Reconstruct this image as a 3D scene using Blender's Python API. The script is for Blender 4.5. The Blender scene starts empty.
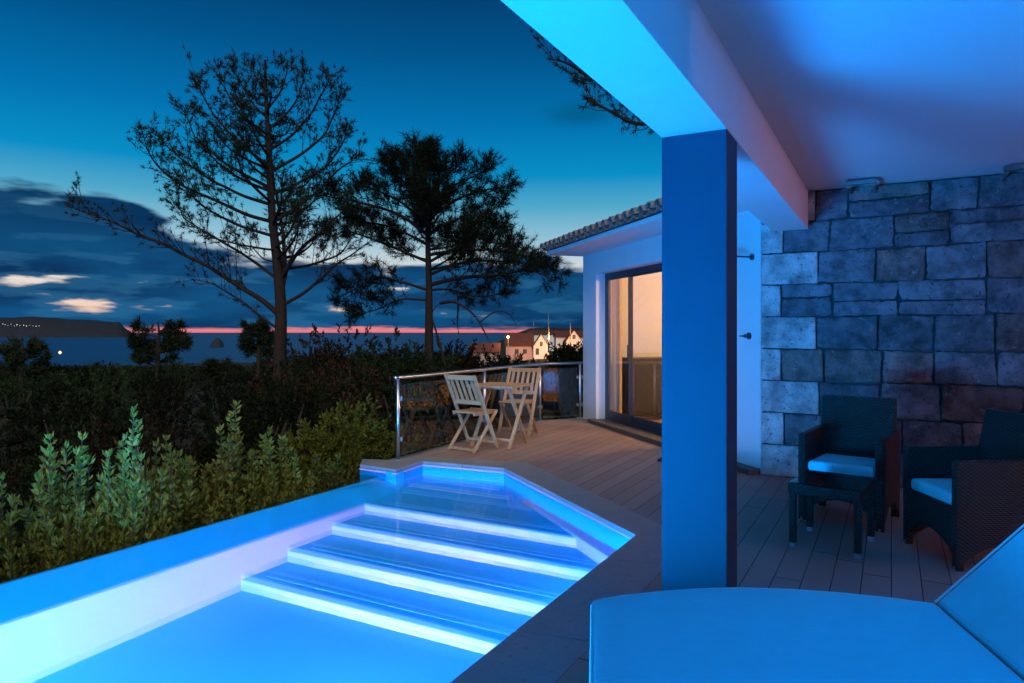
import bpy, bmesh, math, random
from mathutils import Vector, Matrix, noise as mnoise
R = math.radians
sc = bpy.context.scene
COL = sc.collection
F = 690.0; H = 1.38; PX0 = 512.0; PY0 = 332.0
ANG = R(28.8)
W = Vector((math.cos(ANG), -math.sin(ANG), 0)); B = Vector((math.sin(ANG), math.cos(ANG), 0))
ROT_WB = -ANG
def P(px, py, Y): return Vector(((px-PX0)/F*Y, Y, H-(py-PY0)/F*Y))
def G(px, py, z=0.0):
    Y = F*(H-z)/(py-PY0); return Vector(((px-PX0)/F*Y, Y, z))
# ---------------------------------------------------------------- helpers
def setp(o, label=None, cat=None, group=None, kind=None):
    if label: o['label'] = label
    if cat: o['category'] = cat
    if group: o['group'] = group
    if kind: o['kind'] = kind
    return o
def empty(name, loc=(0,0,0), rz=0.0, label=None, cat=None, group=None):
    o = bpy.data.objects.new(name, None); COL.objects.link(o)
    o.location = loc; o.rotation_euler = (0,0,rz); o.empty_display_size = .2
    return setp(o, label, cat, group)
def FZ(t,f0,boost=1.,nrm=None):
    g=t.n('ShaderNodeNewGeometry'); d=t.n('ShaderNodeVectorMath',operation='DOT_PRODUCT'); t.l(g.outputs['Incoming'],d.inputs[0]); t.l(nrm if nrm is not None else g.outputs['Normal'],d.inputs[1])
    c=t.math('ABSOLUTE',d.outputs['Value']); p=t.math('POWER',t.math('SUBTRACT',1.,c,clamp=True),5.)
    return t.math('MULTIPLY',t.math('ADD',f0,t.math('MULTIPLY',p,1-f0)),boost,clamp=True)
class MB:
    def __init__(s): s.v=[]; s.f=[]; s.col=None
    def add(s, vs, fs, c=None):
        n=len(s.v); s.v.extend([tuple(v) for v in vs]); s.f.extend([tuple(i+n for i in f) for f in fs])
        if c is not None:
            if s.col is None: s.col=[]
            s.col.extend([c]*len(fs))
    def box(s, x0,x1,y0,y1,z0,z1,c=None):
        s.add([(x0,y0,z0),(x1,y0,z0),(x1,y1,z0),(x0,y1,z0),(x0,y0,z1),(x1,y0,z1),(x1,y1,z1),(x0,y1,z1)],
              [(0,3,2,1),(4,5,6,7),(0,1,5,4),(1,2,6,5),(2,3,7,6),(3,0,4,7)],c)
    def bar(s, a, b, w, h, up=(0,0,1)):
        a=Vector(a); b=Vector(b); d=(b-a).normalized(); up=Vector(up)
        sx=d.cross(up)
        if sx.length<1e-4: sx=d.cross(Vector((1,0,0)))
        sx.normalize(); sy=sx.cross(d).normalized()
        vs=[]
        for p in (a,b):
            for i,j in ((-1,-1),(1,-1),(1,1),(-1,1)): vs.append(p+sx*(w/2*i)+sy*(h/2*j))
        s.add(vs,[(0,3,2,1),(4,5,6,7),(0,1,5,4),(1,2,6,5),(2,3,7,6),(3,0,4,7)])
    def tube(s, pts, rad, n=6, cap=True):
        pts=[Vector(p) for p in pts]; m=len(pts)
        if not hasattr(rad,'__len__'): rad=[rad]*m
        base=len(s.v); ref=Vector((.3,.2,1)).normalized()
        for i,p in enumerate(pts):
            d=(pts[min(i+1,m-1)]-pts[max(i-1,0)])
            d = d.normalized() if d.length>1e-9 else Vector((0,0,1))
            a=d.cross(ref)
            if a.length<.05: a=d.cross(Vector((1,0,0)))
            a.normalize(); b=d.cross(a)
            for k in range(n):
                t=2*math.pi*k/n; s.v.append(tuple(p+(a*math.cos(t)+b*math.sin(t))*rad[i]))
        for i in range(m-1):
            for k in range(n):
                k2=(k+1)%n
                s.f.append((base+i*n+k, base+i*n+k2, base+(i+1)*n+k2, base+(i+1)*n+k))
        if cap:
            s.f.append(tuple(base+k for k in reversed(range(n))))
            s.f.append(tuple(base+(m-1)*n+k for k in range(n)))
    def prism(s, poly, z0, z1):
        n=len(poly)
        vs=[(p[0],p[1],z0) for p in poly]+[(p[0],p[1],z1) for p in poly]
        fs=[tuple(reversed(range(n))), tuple(range(n,2*n))]+[(i,(i+1)%n,n+(i+1)%n,n+i) for i in range(n)]
        s.add(vs,fs)
    def extr_x(s, poly, x0, x1):   # poly in (y,z), extruded along x
        n=len(poly)
        vs=[(x0,p[0],p[1]) for p in poly]+[(x1,p[0],p[1]) for p in poly]
        fs=[tuple(range(n)), tuple(reversed(range(n,2*n)))]+[(i,n+i,n+(i+1)%n,(i+1)%n) for i in range(n)]
        s.add(vs,fs)
    def extr_y(s, poly, y0, y1):   # poly in (x,z)
        n=len(poly)
        vs=[(p[0],y0,p[1]) for p in poly]+[(p[0],y1,p[1]) for p in poly]
        fs=[tuple(reversed(range(n))), tuple(range(n,2*n))]+[(i,(i+1)%n,n+(i+1)%n,n+i) for i in range(n)]
        s.add(vs,fs)
    def build(s, name, mat, parent=None, smooth=False, bevel=0, loc=None, rz=None, recalc=True):
        me=bpy.data.meshes.new(name); me.from_pydata(s.v,[],s.f); me.update()
        if s.col:
            at=me.color_attributes.new('tone','FLOAT_COLOR','CORNER')
            li=0
            for p in me.polygons:
                for _ in p.vertices:
                    at.data[li].color=s.col[p.index]; li+=1
        if recalc:
            bm=bmesh.new(); bm.from_mesh(me)
            big=[f for f in bm.faces if len(f.verts)>4]
            if big: bmesh.ops.triangulate(bm, faces=big)
            bmesh.ops.recalc_face_normals(bm, faces=bm.faces)
            bm.to_mesh(me); bm.free()
        if mat: me.materials.append(mat)
        if smooth:
            for p in me.polygons: p.use_smooth=True
        o=bpy.data.objects.new(name, me); COL.objects.link(o)
        if parent: o.parent=parent
        if loc is not None: o.location=loc
        if rz is not None: o.rotation_euler=(0,0,rz)
        if bevel:
            m=o.modifiers.new('bevel','BEVEL'); m.width=bevel; m.segments=2; m.limit_method='ANGLE'; m.angle_limit=R(40)
        return o
def copy_tree(o, parent=None):
    c=o.copy(); COL.objects.link(c)
    if parent: c.parent=parent
    for ch in list(o.children): copy_tree(ch, c)
    return c
# ---------------------------------------------------------------- materials
class NT:
    def __init__(s, name):
        s.m=bpy.data.materials.new(name); s.m.use_nodes=True; s.t=s.m.node_tree
        s.t.nodes.clear(); s.out=s.t.nodes.new('ShaderNodeOutputMaterial')
    def n(s, typ, **kw):
        o=s.t.nodes.new(typ)
        for k,v in kw.items(): setattr(o,k,v)
        return o
    def l(s,a,b): s.t.links.new(a,b)
    def val(s, inp, v):
        if isinstance(v, bpy.types.NodeSocket): s.l(v, inp)
        else:
            try: inp.default_value=v
            except Exception: inp.default_value=(*v,1) if len(v)==3 else v
    def math(s, op, a, b=None, c=None, clamp=False):
        o=s.n('ShaderNodeMath', operation=op, use_clamp=clamp); s.val(o.inputs[0],a)
        if b is not None: s.val(o.inputs[1],b)
        if c is not None: s.val(o.inputs[2],c)
        return o.outputs[0]
    def mix(s, f, a, b, blend='MIX'):
        o=s.n('ShaderNodeMix', data_type='RGBA', blend_type=blend)
        s.val(o.inputs[0],f); s.val(o.inputs[6],a); s.val(o.inputs[7],b); return o.outputs[2]
    def coord(s, kind='Object'): return s.n('ShaderNodeTexCoord').outputs[kind]
    def xyz(s, v):
        o=s.n('ShaderNodeSeparateXYZ'); s.l(v,o.inputs[0]); return o.outputs
    def comb(s,x,y,z):
        o=s.n('ShaderNodeCombineXYZ')
        for i,q in enumerate((x,y,z)): s.val(o.inputs[i],q)
        return o.outputs[0]
    def scale(s, v, sx,sy,sz):
        o=s.n('ShaderNodeVectorMath', operation='MULTIPLY'); s.l(v,o.inputs[0]); o.inputs[1].default_value=(sx,sy,sz); return o.outputs[0]
    def noise(s, v, sc_, det=4, rough=.55):
        o=s.n('ShaderNodeTexNoise'); s.l(v,o.inputs['Vector']); o.inputs['Scale'].default_value=sc_
        o.inputs['Detail'].default_value=det; o.inputs['Roughness'].default_value=rough; return o.outputs['Fac']
    def smooth(s, v, a, b, lo=0., hi=1.):
        o=s.n('ShaderNodeMapRange', interpolation_type='SMOOTHSTEP'); s.val(o.inputs[0],v); s.val(o.inputs[1],a); s.val(o.inputs[2],b)
        o.inputs[3].default_value=lo; o.inputs[4].default_value=hi; return o.outputs[0]
    def bump(s, h, strength=.3, dist=.01):
        o=s.n('ShaderNodeBump'); s.l(h,o.inputs['Height']); o.inputs['Strength'].default_value=strength; o.inputs['Distance'].default_value=dist; return o.outputs[0]
    def pbr(s, col, rough=.5, metal=0., nrm=None, spec=.5, em=None, ems=0.):
        o=s.n('ShaderNodeBsdfPrincipled'); s.val(o.inputs['Base Color'],col); s.val(o.inputs['Roughness'],rough)
        s.val(o.inputs['Metallic'],metal); s.val(o.inputs['Specular IOR Level'],spec)
        if nrm is not None: s.l(nrm,o.inputs['Normal'])
        if em is not None: s.val(o.inputs['Emission Color'],em); o.inputs['Emission Strength'].default_value=ems
        s.l(o.outputs[0], s.out.inputs[0]); return o
def c4(c): return (c[0],c[1],c[2],1)
def simple(name, col, rough=.5, metal=0., var=.15, nscale=6, bump=0., bscale=60, spec=.5):
    t=NT(name); co=t.coord(); f=t.noise(co,nscale)
    dark=tuple(x*(1-var) for x in col); lite=tuple(min(1,x*(1+var)) for x in col)
    c=t.mix(f, c4(dark), c4(lite)); nr=None
    if bump: nr=t.bump(t.noise(co,bscale,3), bump, .004)
    t.pbr(c, rough, metal, nr, spec); return t.m
M={}
M['plaster']=simple('white_plaster',(.74,.74,.73),.75,var=.05,nscale=2.5,bump=.15,bscale=90,spec=.2)
M['plaster_in']=simple('cream_plaster',(.75,.68,.55),.8,var=.04,nscale=2,spec=.2)
M['ceiling']=simple('ceiling_paint',(.72,.73,.74),.8,var=.06,nscale=.9,bump=.08,bscale=40,spec=.15)
M['pillarp']=simple('grey_blue_paint',(.021,.039,.06),.6,var=.06,nscale=3,bump=.1,bscale=120,spec=.3)
M['steel']=simple('brushed_steel',(.62,.62,.62),.28,1.,var=.08,nscale=30)
M['dullsteel']=simple('dull_steel',(.22,.22,.22),.5,.8,var=.1)
M['anthracite']=simple('anthracite_frame',(.03,.036,.045),.4,var=.1)
M['plinth']=simple('dark_stone_sill',(.09,.085,.08),.5,var=.3,nscale=14,bump=.2)
M['teak']=None
M['cushion']=simple('pale_aqua_canvas',(.33,.66,.70),.85,var=.05,nscale=5,bump=.25,bscale=300,spec=.15)
M['piping']=simple('pale_piping',(.5,.75,.78),.8)
M['rubber']=simple('black_rubber',(.02,.02,.02),.8)
M['lit_white']=simple('pool_lit_white',(.70,.44,.54),.35,var=.04,nscale=4)  # strong lamp light on the pool faces put into the colour
M['bark']=simple('pine_bark',(.032,.021,.017),.9,var=.5,nscale=9,bump=.8,bscale=18,spec=.1)
M['twig']=simple('grey_twig',(.07,.055,.045),.9,var=.3,spec=.1)
M['soil']=simple('dark_soil',(.03,.032,.02),.95,var=.5,nscale=1.2,bump=.5,bscale=12,spec=.1)
M['dark_rock']=simple('dark_rock',(.03,.035,.045),.95,var=.3,nscale=.02,spec=.1)
M['house_white']=simple('render_wall',(.7,.66,.58),.85,var=.07,nscale=.8)
M['house_pink']=simple('faded_pink_wall',(.45,.3,.25),.85,var=.15,nscale=.6)
M['bulb']=NT('warm_bulb').m
def emis(name,col,s):
    t=NT(name); t.pbr(c4((.8,.8,.8)),.5,em=c4(col),ems=s); return t.m
M['bulb']=emis('street_bulb',(1,.5,.18),14)
M['farlight']=emis('far_lamp',(1,.75,.5),2.2)
M['lampshade']=emis('room_lamp_shade',(1,.6,.3),3)
M['poollens']=emis('pool_lamp_lens',(.2,.55,1),3)
t=NT('pale_aqua_canvas_weave'); co=t.coord(); X=t.xyz(co); wv=t.math('MULTIPLY',t.math('SINE',t.math('MULTIPLY',X[0],1600.)),t.math('SINE',t.math('MULTIPLY',X[1],1600.))); wr=t.noise(t.scale(co,1.2,3.2,1),1.6,4,.5); f=t.noise(co,9,5,.7)
t.pbr(t.mix(f,c4((.22,.80,.86)),c4((.26,.88,.93))),.85,nrm=t.bump(t.math('ADD',t.math('MULTIPLY',wr,6.),t.math('MULTIPLY',wv,.1)),.55,.012),spec=.15); M['cushion']=t.m
# teak
t=NT('teak'); co=t.coord(); s1=t.noise(t.scale(co,14,14,2.5),3,5,.6)
t.pbr(t.mix(s1,c4((.32,.16,.06)),c4((.62,.37,.17))),.55,nrm=t.bump(s1,.15,.003)); M['teak']=t.m
# deck boards: local x across boards
t=NT('composite_deck_boards'); co=t.coord(); X=t.xyz(co)
u=t.math('DIVIDE',X[0],.145); fr=t.math('FRACT',u); idb=t.math('FLOOR',u)
gap=t.smooth(t.math('ABSOLUTE',t.math('SUBTRACT',fr,.5)),.472,.488)
fine=t.math('SINE',t.math('MULTIPLY',X[0],2*math.pi/.0121))
wn=t.n('ShaderNodeTexWhiteNoise',noise_dimensions='1D'); t.l(idb,wn.inputs['W'])
ends=t.math('FRACT',t.math('ADD',t.math('DIVIDE',X[1],2.4),t.math('MULTIPLY',wn.outputs[0],.97)))
endg=t.smooth(t.math('ABSOLUTE',t.math('SUBTRACT',ends,.5)),.4975,.499)
seam=t.math('MAXIMUM',gap,endg)
st=t.noise(t.scale(co,9,1.2,1),2.2,5,.65); bl=t.noise(co,.8,3)
c=t.mix(wn.outputs[0],c4((.25,.16,.12)),c4((.34,.22,.17)))
c=t.mix(st,c,t.mix(.55,c,c4((.42,.30,.24))))
c=t.mix(t.math('MULTIPLY',t.smooth(bl,.45,.7),.35),c,c4((.13,.09,.075)))
c=t.mix(seam,c,c4((.012,.01,.009)))
hgt=t.math('SUBTRACT',t.math('MULTIPLY',fine,.12),t.math('MULTIPLY',seam,1.2))
t.pbr(c,t.math('ADD',.5,t.math('MULTIPLY',st,.2)),nrm=t.bump(hgt,.6,.004),spec=.35); M['deck']=t.m
# coping stone
t=NT('basalt_coping'); co=t.coord('Object'); f=t.noise(co,3.5,6,.6); g=t.noise(co,38,4)
c=t.mix(f,c4((.17,.175,.18)),c4((.33,.33,.32))); c=t.mix(t.math('MULTIPLY',t.smooth(g,.58,.7),.5),c,c4((.08,.08,.085)))
t.pbr(c,t.math('ADD',.38,t.math('MULTIPLY',f,.25)),nrm=t.bump(g,.2,.003)); M['coping']=t.m
# pool mosaic
t=NT('blue_pool_mosaic'); co=t.coord('Object'); X=t.xyz(co)
def tl(a): return t.smooth(t.math('ABSOLUTE',t.math('SUBTRACT',t.math('FRACT',t.math('DIVIDE',a,.025)),.5)),.44,.48)
gr=t.math('MAXIMUM',tl(X[0]),tl(X[1]))
f=t.noise(co,1.4,3); 
c=t.mix(f,c4((.004,.40,.90)),c4((.006,.47,.94))); c=t.mix(t.math('MULTIPLY',gr,.12),c,c4((.25,.5,.85)))
t.pbr(c,.35,spec=.3); M['mosaic']=t.m
M['floor_mosaic']=simple('light_blue_mosaic',(.045,.42,.90),.4,var=.06,nscale=1.2)
M['edge_glint']=simple('pale_edge_glint',(.13,.52,.9),.35,var=.04)  # pale lines: double image of the lit risers, also the lip edge
M['bay_reflection']=simple('pale_reflection',(.5,.7,.9),.35,var=.04)  # water reflections put into a pale colour
# water
t=NT('pool_water'); co=t.coord('Object')
nb=t.noise(co,1.6,2,.4); bm_=t.bump(nb,.05,.02)
tr=t.n('ShaderNodeBsdfTransparent'); tr.inputs[0].default_value=(.93,.985,1,1)
gl=t.n('ShaderNodeBsdfGlossy'); gl.inputs['Roughness'].default_value=.06; t.l(bm_,gl.inputs['Normal'])
fz=FZ(t,.02,.55)
mx=t.n('ShaderNodeMixShader'); t.l(fz,mx.inputs[0])
rf=t.n('ShaderNodeBsdfRefraction'); rf.inputs['Color'].default_value=(.93,.985,1,1); rf.inputs['Roughness'].default_value=.25; rf.inputs['IOR'].default_value=1.014; rb=t.bump(t.noise(co,3.,2,.4),.3,.03); t.l(rb,rf.inputs['Normal'])
m2=t.n('ShaderNodeMixShader'); m2.inputs[0].default_value=.45; t.l(tr.outputs[0],m2.inputs[1]); t.l(rf.outputs[0],m2.inputs[2]); t.l(m2.outputs[0],mx.inputs[1]); t.l(gl.outputs[0],mx.inputs[2])
t.l(mx.outputs[0],t.out.inputs[0]); M['water']=t.m
# glass
def glassmat(name,tint,ior=1.5,boost=1.):
    t=NT(name)
    tr=t.n('ShaderNodeBsdfTransparent'); tr.inputs[0].default_value=c4(tint)
    gl=t.n('ShaderNodeBsdfGlossy'); gl.inputs['Roughness'].default_value=.01
    f=FZ(t,((ior-1)/(ior+1))**2,boost)
    mx=t.n('ShaderNodeMixShader'); t.l(f,mx.inputs[0]); t.l(tr.outputs[0],mx.inputs[1]); t.l(gl.outputs[0],mx.inputs[2])
    t.l(mx.outputs[0],t.out.inputs[0]); return t.m
M['glass']=glassmat('clear_door_glass',(.92,.93,.92),1.5,1.6)
M['railglass']=glassmat('railing_glass',(.62,.68,.68),1.5,2.0)
M['tableglass']=glassmat('table_glass',(.5,.55,.55),1.5,2.2)
# stone wall
def stonemat(name):
    t=NT(name); co=t.coord('Object'); a=t.n('ShaderNodeAttribute',attribute_name='tone')
    f=t.noise(co,5,7,.65); g=t.noise(co,60,4,.6); v=t.noise(co,17,6,.7)
    k=t.smooth(f,.3,.72,.45,1.45)
    c=t.n('ShaderNodeVectorMath',operation='SCALE'); t.l(a.outputs['Color'],c.inputs[0]); t.l(k,c.inputs['Scale'])
    pale=t.smooth(v,.58,.70); pit=t.smooth(t.noise(co,34,5,.6),.60,.66)
    c2=t.mix(t.math('MULTIPLY',pale,.5),c.outputs[0],c4((.42,.40,.37)))
    c2=t.mix(t.math('MULTIPLY',pit,.75),c2,c4((.03,.028,.027)))
    hh=t.math('ADD',t.math('MULTIPLY',v,.8),t.math('MULTIPLY',g,-.35))
    t.pbr(c2,.85,nrm=t.bump(hh,1.,.03),spec=.25); return t.m
M['stone']=stonemat('basalt_block')
# wicker
t=NT('dark_wicker_weave'); co=t.coord('Object'); X=t.xyz(co)
uu=t.math('ADD',X[0],X[1]); a=.016
su=t.math('SINE',t.math('MULTIPLY',uu,math.pi/a)); row=t.math('FLOOR',t.math('DIVIDE',X[2],.0115))
par=t.math('MULTIPLY',t.math('SUBTRACT',t.math('MODULO',t.math('ABSOLUTE',row),2.0),.5),2.)
we=t.math('MULTIPLY',su,par); rv=t.math('ABSOLUTE',t.math('SINE',t.math('MULTIPLY',X[2],math.pi/.0115)))
hh=t.math('MULTIPLY',t.math('ADD',we,1.2),rv)
c=t.mix(t.smooth(hh,.15,1.9),c4((.003,.002,.002)),c4((.085,.045,.03)))
t.pbr(c,.42,nrm=t.bump(hh,.9,.006),spec=.5); M['wicker']=t.m
# foliage
def leafmat(name,a,b,nscale=1.2,tl_=.2,rough=.5):
    t=NT(name); g=t.n('ShaderNodeNewGeometry'); co=t.coord('Object')
    c=t.mix(g.outputs['Random Per Island'],c4(a),c4(b)); f=t.noise(co,nscale,3)
    c=t.mix(t.smooth(f,.3,.7,.0,.5),c,c4(tuple(x*.45 for x in a)))
    oi=t.n('ShaderNodeObjectInfo'); bri=t.n('ShaderNodeVectorMath',operation='SCALE'); t.l(c,bri.inputs[0]); t.l(t.math('ADD',.45,t.math('MULTIPLY',t.math('FRACT',t.math('MULTIPLY',oi.outputs['Random'],7.31)),1.1 if not name.startswith('pitt') else .75)),bri.inputs['Scale']); c=bri.outputs[0]; c=t.mix(t.math('MULTIPLY',oi.outputs['Random'],.35),c,c4((b[0]*.9,b[1]*.7,b[2]*.6)))
    p=t.pbr(c,rough if name.startswith('pitt') else .8,spec=.1 if name.startswith('pitt') else .06)
    ts=t.n('ShaderNodeBsdfTranslucent'); t.l(c,ts.inputs[0])
    mx=t.n('ShaderNodeMixShader'); mx.inputs[0].default_value=tl_
    t.l(p.outputs[0],mx.inputs[1]); t.l(ts.outputs[0],mx.inputs[2]); t.l(mx.outputs[0],t.out.inputs[0]); return t.m
M['leaf']=leafmat('pittosporum_leaf',(.095,.13,.015),(.26,.27,.045),2.5)
M['leafdark']=leafmat('dark_bush_leaf',(.004,.008,.004),(.018,.027,.012))
M['leafgreen']=leafmat('mid_green_leaf',(.012,.028,.012),(.05,.075,.032))
M['leafbrown']=leafmat('russet_leaf',(.018,.010,.007),(.075,.04,.026))
M['needle']=leafmat('pine_needle',(.012,.02,.012),(.035,.05,.025),.6,.1)
# roof tile
t=NT('clay_roof_tile'); co=t.coord('Object'); f=t.noise(co,7,5); t.pbr(t.mix(f,c4((.13,.075,.05)),c4((.28,.17,.12))),.85,nrm=t.bump(f,.4,.01)); M['tile']=t.m
t=NT('red_tile_roof'); co=t.coord('Object'); X=t.xyz(co); f=t.noise(co,1.1,5); w_=t.math('SINE',t.math('MULTIPLY',t.math('ADD',X[0],X[1]),18.)); t.pbr(t.mix(f,c4((.07,.02,.014)),c4((.13,.045,.03))),.85,nrm=t.bump(w_,.5,.05)); M['redroof']=t.m
# sea
t=NT('sea_water'); co=t.coord('Object'); nn=t.noise(t.scale(co,1,.3,1),.05,6,.6); bb=t.bump(nn,.6,2.)
t.pbr(t.mix(t.noise(co,.0015,4),c4((.003,.045,.14)),c4((.006,.065,.20))),.5,nrm=bb,spec=.22); M['sea']=t.m
# ---------------------------------------------------------------- world
w=bpy.data.worlds.new('World'); sc.world=w; w.use_nodes=True; nt=w.node_tree; nt.nodes.clear()
class WN(NT):
    def __init__(s): s.t=nt; s.out=nt.nodes.new('ShaderNodeOutputWorld')
t=WN(); gen=t.coord('Generated'); X=t.xyz(gen)
hl=t.math('SQRT',t.math('ADD',t.math('MULTIPLY',X[0],X[0]),t.math('MULTIPLY',X[1],X[1])))
el=t.math('DIVIDE',X[2],t.math('MAXIMUM',hl,.001)); az=t.math('ARCTAN2',X[0],X[1])
def lin(c): return tuple(((x/255)/12.92 if x/255<=.04045 else ((x/255+.055)/1.055)**2.4) for x in c)
def ramp(fac, stops):
    o=t.n('ShaderNodeValToRGB'); t.l(fac,o.inputs[0]); e=o.color_ramp.elements
    while len(e)>1: e.remove(e[-1])
    e[0].position=stops[0][0]; e[0].color=c4(lin(stops[0][1]))
    for p_,c_ in stops[1:]:
        q=e.new(p_); q.color=c4(lin(c_))
    return o.outputs[0]
elc=t.math('MULTIPLY',el,1.0,clamp=True)
sky=ramp(elc,[(0,(235,120,130)),(.011,(240,150,140)),(.018,(250,205,175)),(.08,(225,225,220)),(.13,(150,195,215)),(.18,(80,168,202)),(.225,(5,142,198)),(.30,(0,114,176)),(.40,(0,84,140)),(.50,(2,60,108)),(.75,(6,46,86)),(1,(6,40,75))])
cv=t.comb(t.math('MULTIPLY',az,3.2),t.math('MULTIPLY',el,12.),0.)
n1=t.noise(cv,1.25,6,.55); cv2=t.comb(t.math('MULTIPLY',az,9.),t.math('MULTIPLY',el,46.),3.7); n2=t.noise(cv2,1.0,5,.5)
top=t.math('ADD',t.smooth(az,-.38,-.55,.098,.172),t.math('MULTIPLY',t.math('SUBTRACT',t.noise(t.comb(t.math('MULTIPLY',az,5.),t.math('MULTIPLY',el,22.),1.),1.3,4,.5),.5),.11))
low=t.smooth(el,t.math('ADD',top,.008),t.math('SUBTRACT',top,.008))
gapm=t.smooth(n2,.63,.74)
gapr=t.math('MULTIPLY',gapm,t.math('MULTIPLY',t.smooth(el,.012,.03),t.smooth(el,.105,.08)))
hzo=t.math('MULTIPLY',t.math('SUBTRACT',t.noise(t.comb(t.math('MULTIPLY',az,7.),t.math('MULTIPLY',el,60.),9.),1.5,4,.6),.52),.02)
hz=t.smooth(t.math('ADD',el,hzo),.0012,.0075)
cl=t.math('MULTIPLY',t.math('MULTIPLY',low,t.math('SUBTRACT',1.,gapr)),hz)
ccol=t.mix(t.smooth(n1,.3,.7),c4(lin((3,46,88))),c4(lin((12,84,134))))
ccol=t.mix(t.math('MULTIPLY',t.smooth(n2,.5,.6),.35),ccol,c4(lin((50,120,165))))
dk=t.smooth(el,.07,.15); ccol=t.mix(t.math('MULTIPLY',dk,.55),ccol,c4(lin((3,40,78))))
colr=t.mix(cl,sky,ccol)
# faint smudge of cloud high up
dx=t.math('DIVIDE',t.math('SUBTRACT',az,.10),.075); dy=t.math('DIVIDE',t.math('SUBTRACT',el,.315),.028)
sm=t.smooth(t.math('SQRT',t.math('ADD',t.math('MULTIPLY',dx,dx),t.math('MULTIPLY',dy,dy))),1.,.1)
colr=t.mix(t.math('MULTIPLY',sm,.45),colr,c4(lin((0,70,95))))
colr=t.mix(t.smooth(el,.001,-.03),colr,c4(lin((6,30,55))))
bg=t.n('ShaderNodeBackground'); t.l(colr,bg.inputs[0]); bg.inputs[1].default_value=1.0
ns=t.n('ShaderNodeTexSky',sky_type='NISHITA'); ns.sun_disc=False; ns.sun_elevation=R(-3); ns.sun_rotation=R(-20)
bg2=t.n('ShaderNodeBackground'); t.l(ns.outputs[0],bg2.inputs[0]); bg2.inputs[1].default_value=.006
ad=t.n('ShaderNodeAddShader'); t.l(bg.outputs[0],ad.inputs[0]); t.l(bg2.outputs[0],ad.inputs[1]); t.l(ad.outputs[0],t.out.inputs[0])
# ---------------------------------------------------------------- camera
cam=bpy.data.cameras.new('camera'); co_=bpy.data.objects.new('camera',cam); COL.objects.link(co_)
co_.location=(0,0,H); co_.rotation_euler=(R(90),0,0); cam.sensor_width=36; cam.lens=F/1024*36
cam.shift_y=-9.5/1024; cam.clip_start=.05; cam.clip_end=60000; sc.camera=co_
# ---------------------------------------------------------------- terrain, sea, headland
def interp(tb,x):
    for (a,b),(c,d) in zip(tb,tb[1:]):
        if x<=c: return b+(d-b)*(x-a)/(c-a)
    return tb[-1][1]
LT=[(0,-1.5),(10,-1.6),(30,-2.9),(100,-6.6),(300,-15),(600,-26),(900,-37),(1100,-43),(3000,-60)]
RT=[(0,-1.5),(10,-1.5),(60,-2.8),(180,-5.3),(300,-4.5),(520,5.2),(900,2),(1500,-43),(3000,-60)]
def th(x,y):
    d=math.hypot(x,y); a=math.atan2(x,y) if y>0 or abs(x)>0 else 0
    k=min(1,max(0,(a+.10)/.14)); k=k*k*(3-2*k)
    h=interp(LT,d)*(1-k)+interp(RT,d)*k
    if d>14: h+=mnoise.noise((x*.02,y*.02,0))*min(1.8,d*.008)+mnoise.noise((x*.11,y*.11,3))*.25
    return h
mb=MB(); rs=[0.01]+[3*1.075**i for i in range(0,96)]; NA=240
for r in rs:
    for k in range(NA):
        a=2*math.pi*k/NA; x=r*math.sin(a); y=r*math.cos(a); mb.v.append((x,y,th(x,y)))
for i in range(len(rs)-1):
    for k in range(NA):
        k2=(k+1)%NA; mb.f.append((i*NA+k,i*NA+k2,(i+1)*NA+k2,(i+1)*NA+k))
setp(mb.build('ground',M['soil'],smooth=True),'dark overgrown hillside falling away to the sea',None,None,'structure')
mb=MB(); mb.add([(-40000,-2000,-40),(40000,-2000,-40),(40000,45000,-40),(-40000,45000,-40)],[(0,1,2,3)])
setp(mb.build('sea',M['sea']),'dark blue sea reaching the horizon',None,None,'structure')
# headland
mb=MB(); random.seed(3)
D=5200; n=90; prof=[]
for i in range(n+1):
    px=-260+(133+260)*i/n
    t_=max(0,(px-0)/133)
    top=317-(0 if px>0 else px*.03)*.4 + (0 if px<40 else 6.0*((px-40)/93)**1.1)
    if px>122: top=326+(px-122)/11*7.6
    top+=1.0*mnoise.noise((px*.05,0,0))+.4*mnoise.noise((px*.2,1,0))
    prof.append((px,top))
for i,(px,top) in enumerate(prof):
    for j,(dy,k) in enumerate(((0,0),(150,.45),(420,.86),(800,1.),(1700,.5),(2600,-.1))):
        Yd=D+dy; x=(px-PX0)/F*Yd; z=-41+ (H+(PY0-top)/F*(D+800)+41)*k
        z=max(z,-42)+ (mnoise.noise((x*.006,dy*.01,0))*7 if 0<k<1 else 0)
        mb.v.append((x,Yd,z))
for i in range(n):
    for j in range(5): a=i*6+j; mb.f.append((a,a+6,a+7,a+1))
setp(mb.build('headland_hill',M['dark_rock'],smooth=True),'long dark headland across the bay',None,None,'structure')
random.seed(8)
fl=None
for i in range(15):
    px=2+i*3.0+random.uniform(-.6,.6); py=324.6+i*.14+random.uniform(-.9,.9)
    p=P(px,py,D+60 if i%2 else D+120)
    if fl is None:
        mb=MB(); r=2.9
        mb.add([(0,0,r),(r,0,0),(0,r,0),(-r,0,0),(0,-r,0),(0,0,-r)],[(0,1,2),(0,2,3),(0,3,4),(0,4,1),(5,2,1),(5,3,2),(5,4,3),(5,1,4)])
        fl=mb.build('distant_lamp',M['farlight']); o=fl
    else: o=fl.copy(); COL.objects.link(o)
    o.location=p-Vector((0,60,-2)); s_=random.uniform(.5,1.15); o.scale=(s_,s_,s_)
    setp(o,'tiny light of the village on the dark headland across the bay','lamp','village lights on the far headland')
o=fl.copy(); COL.objects.link(o); o.location=P(60,352.5,650)+Vector((0,0,0)); o.scale=(.5,.5,.5); o.name='shore_lamp'
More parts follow.
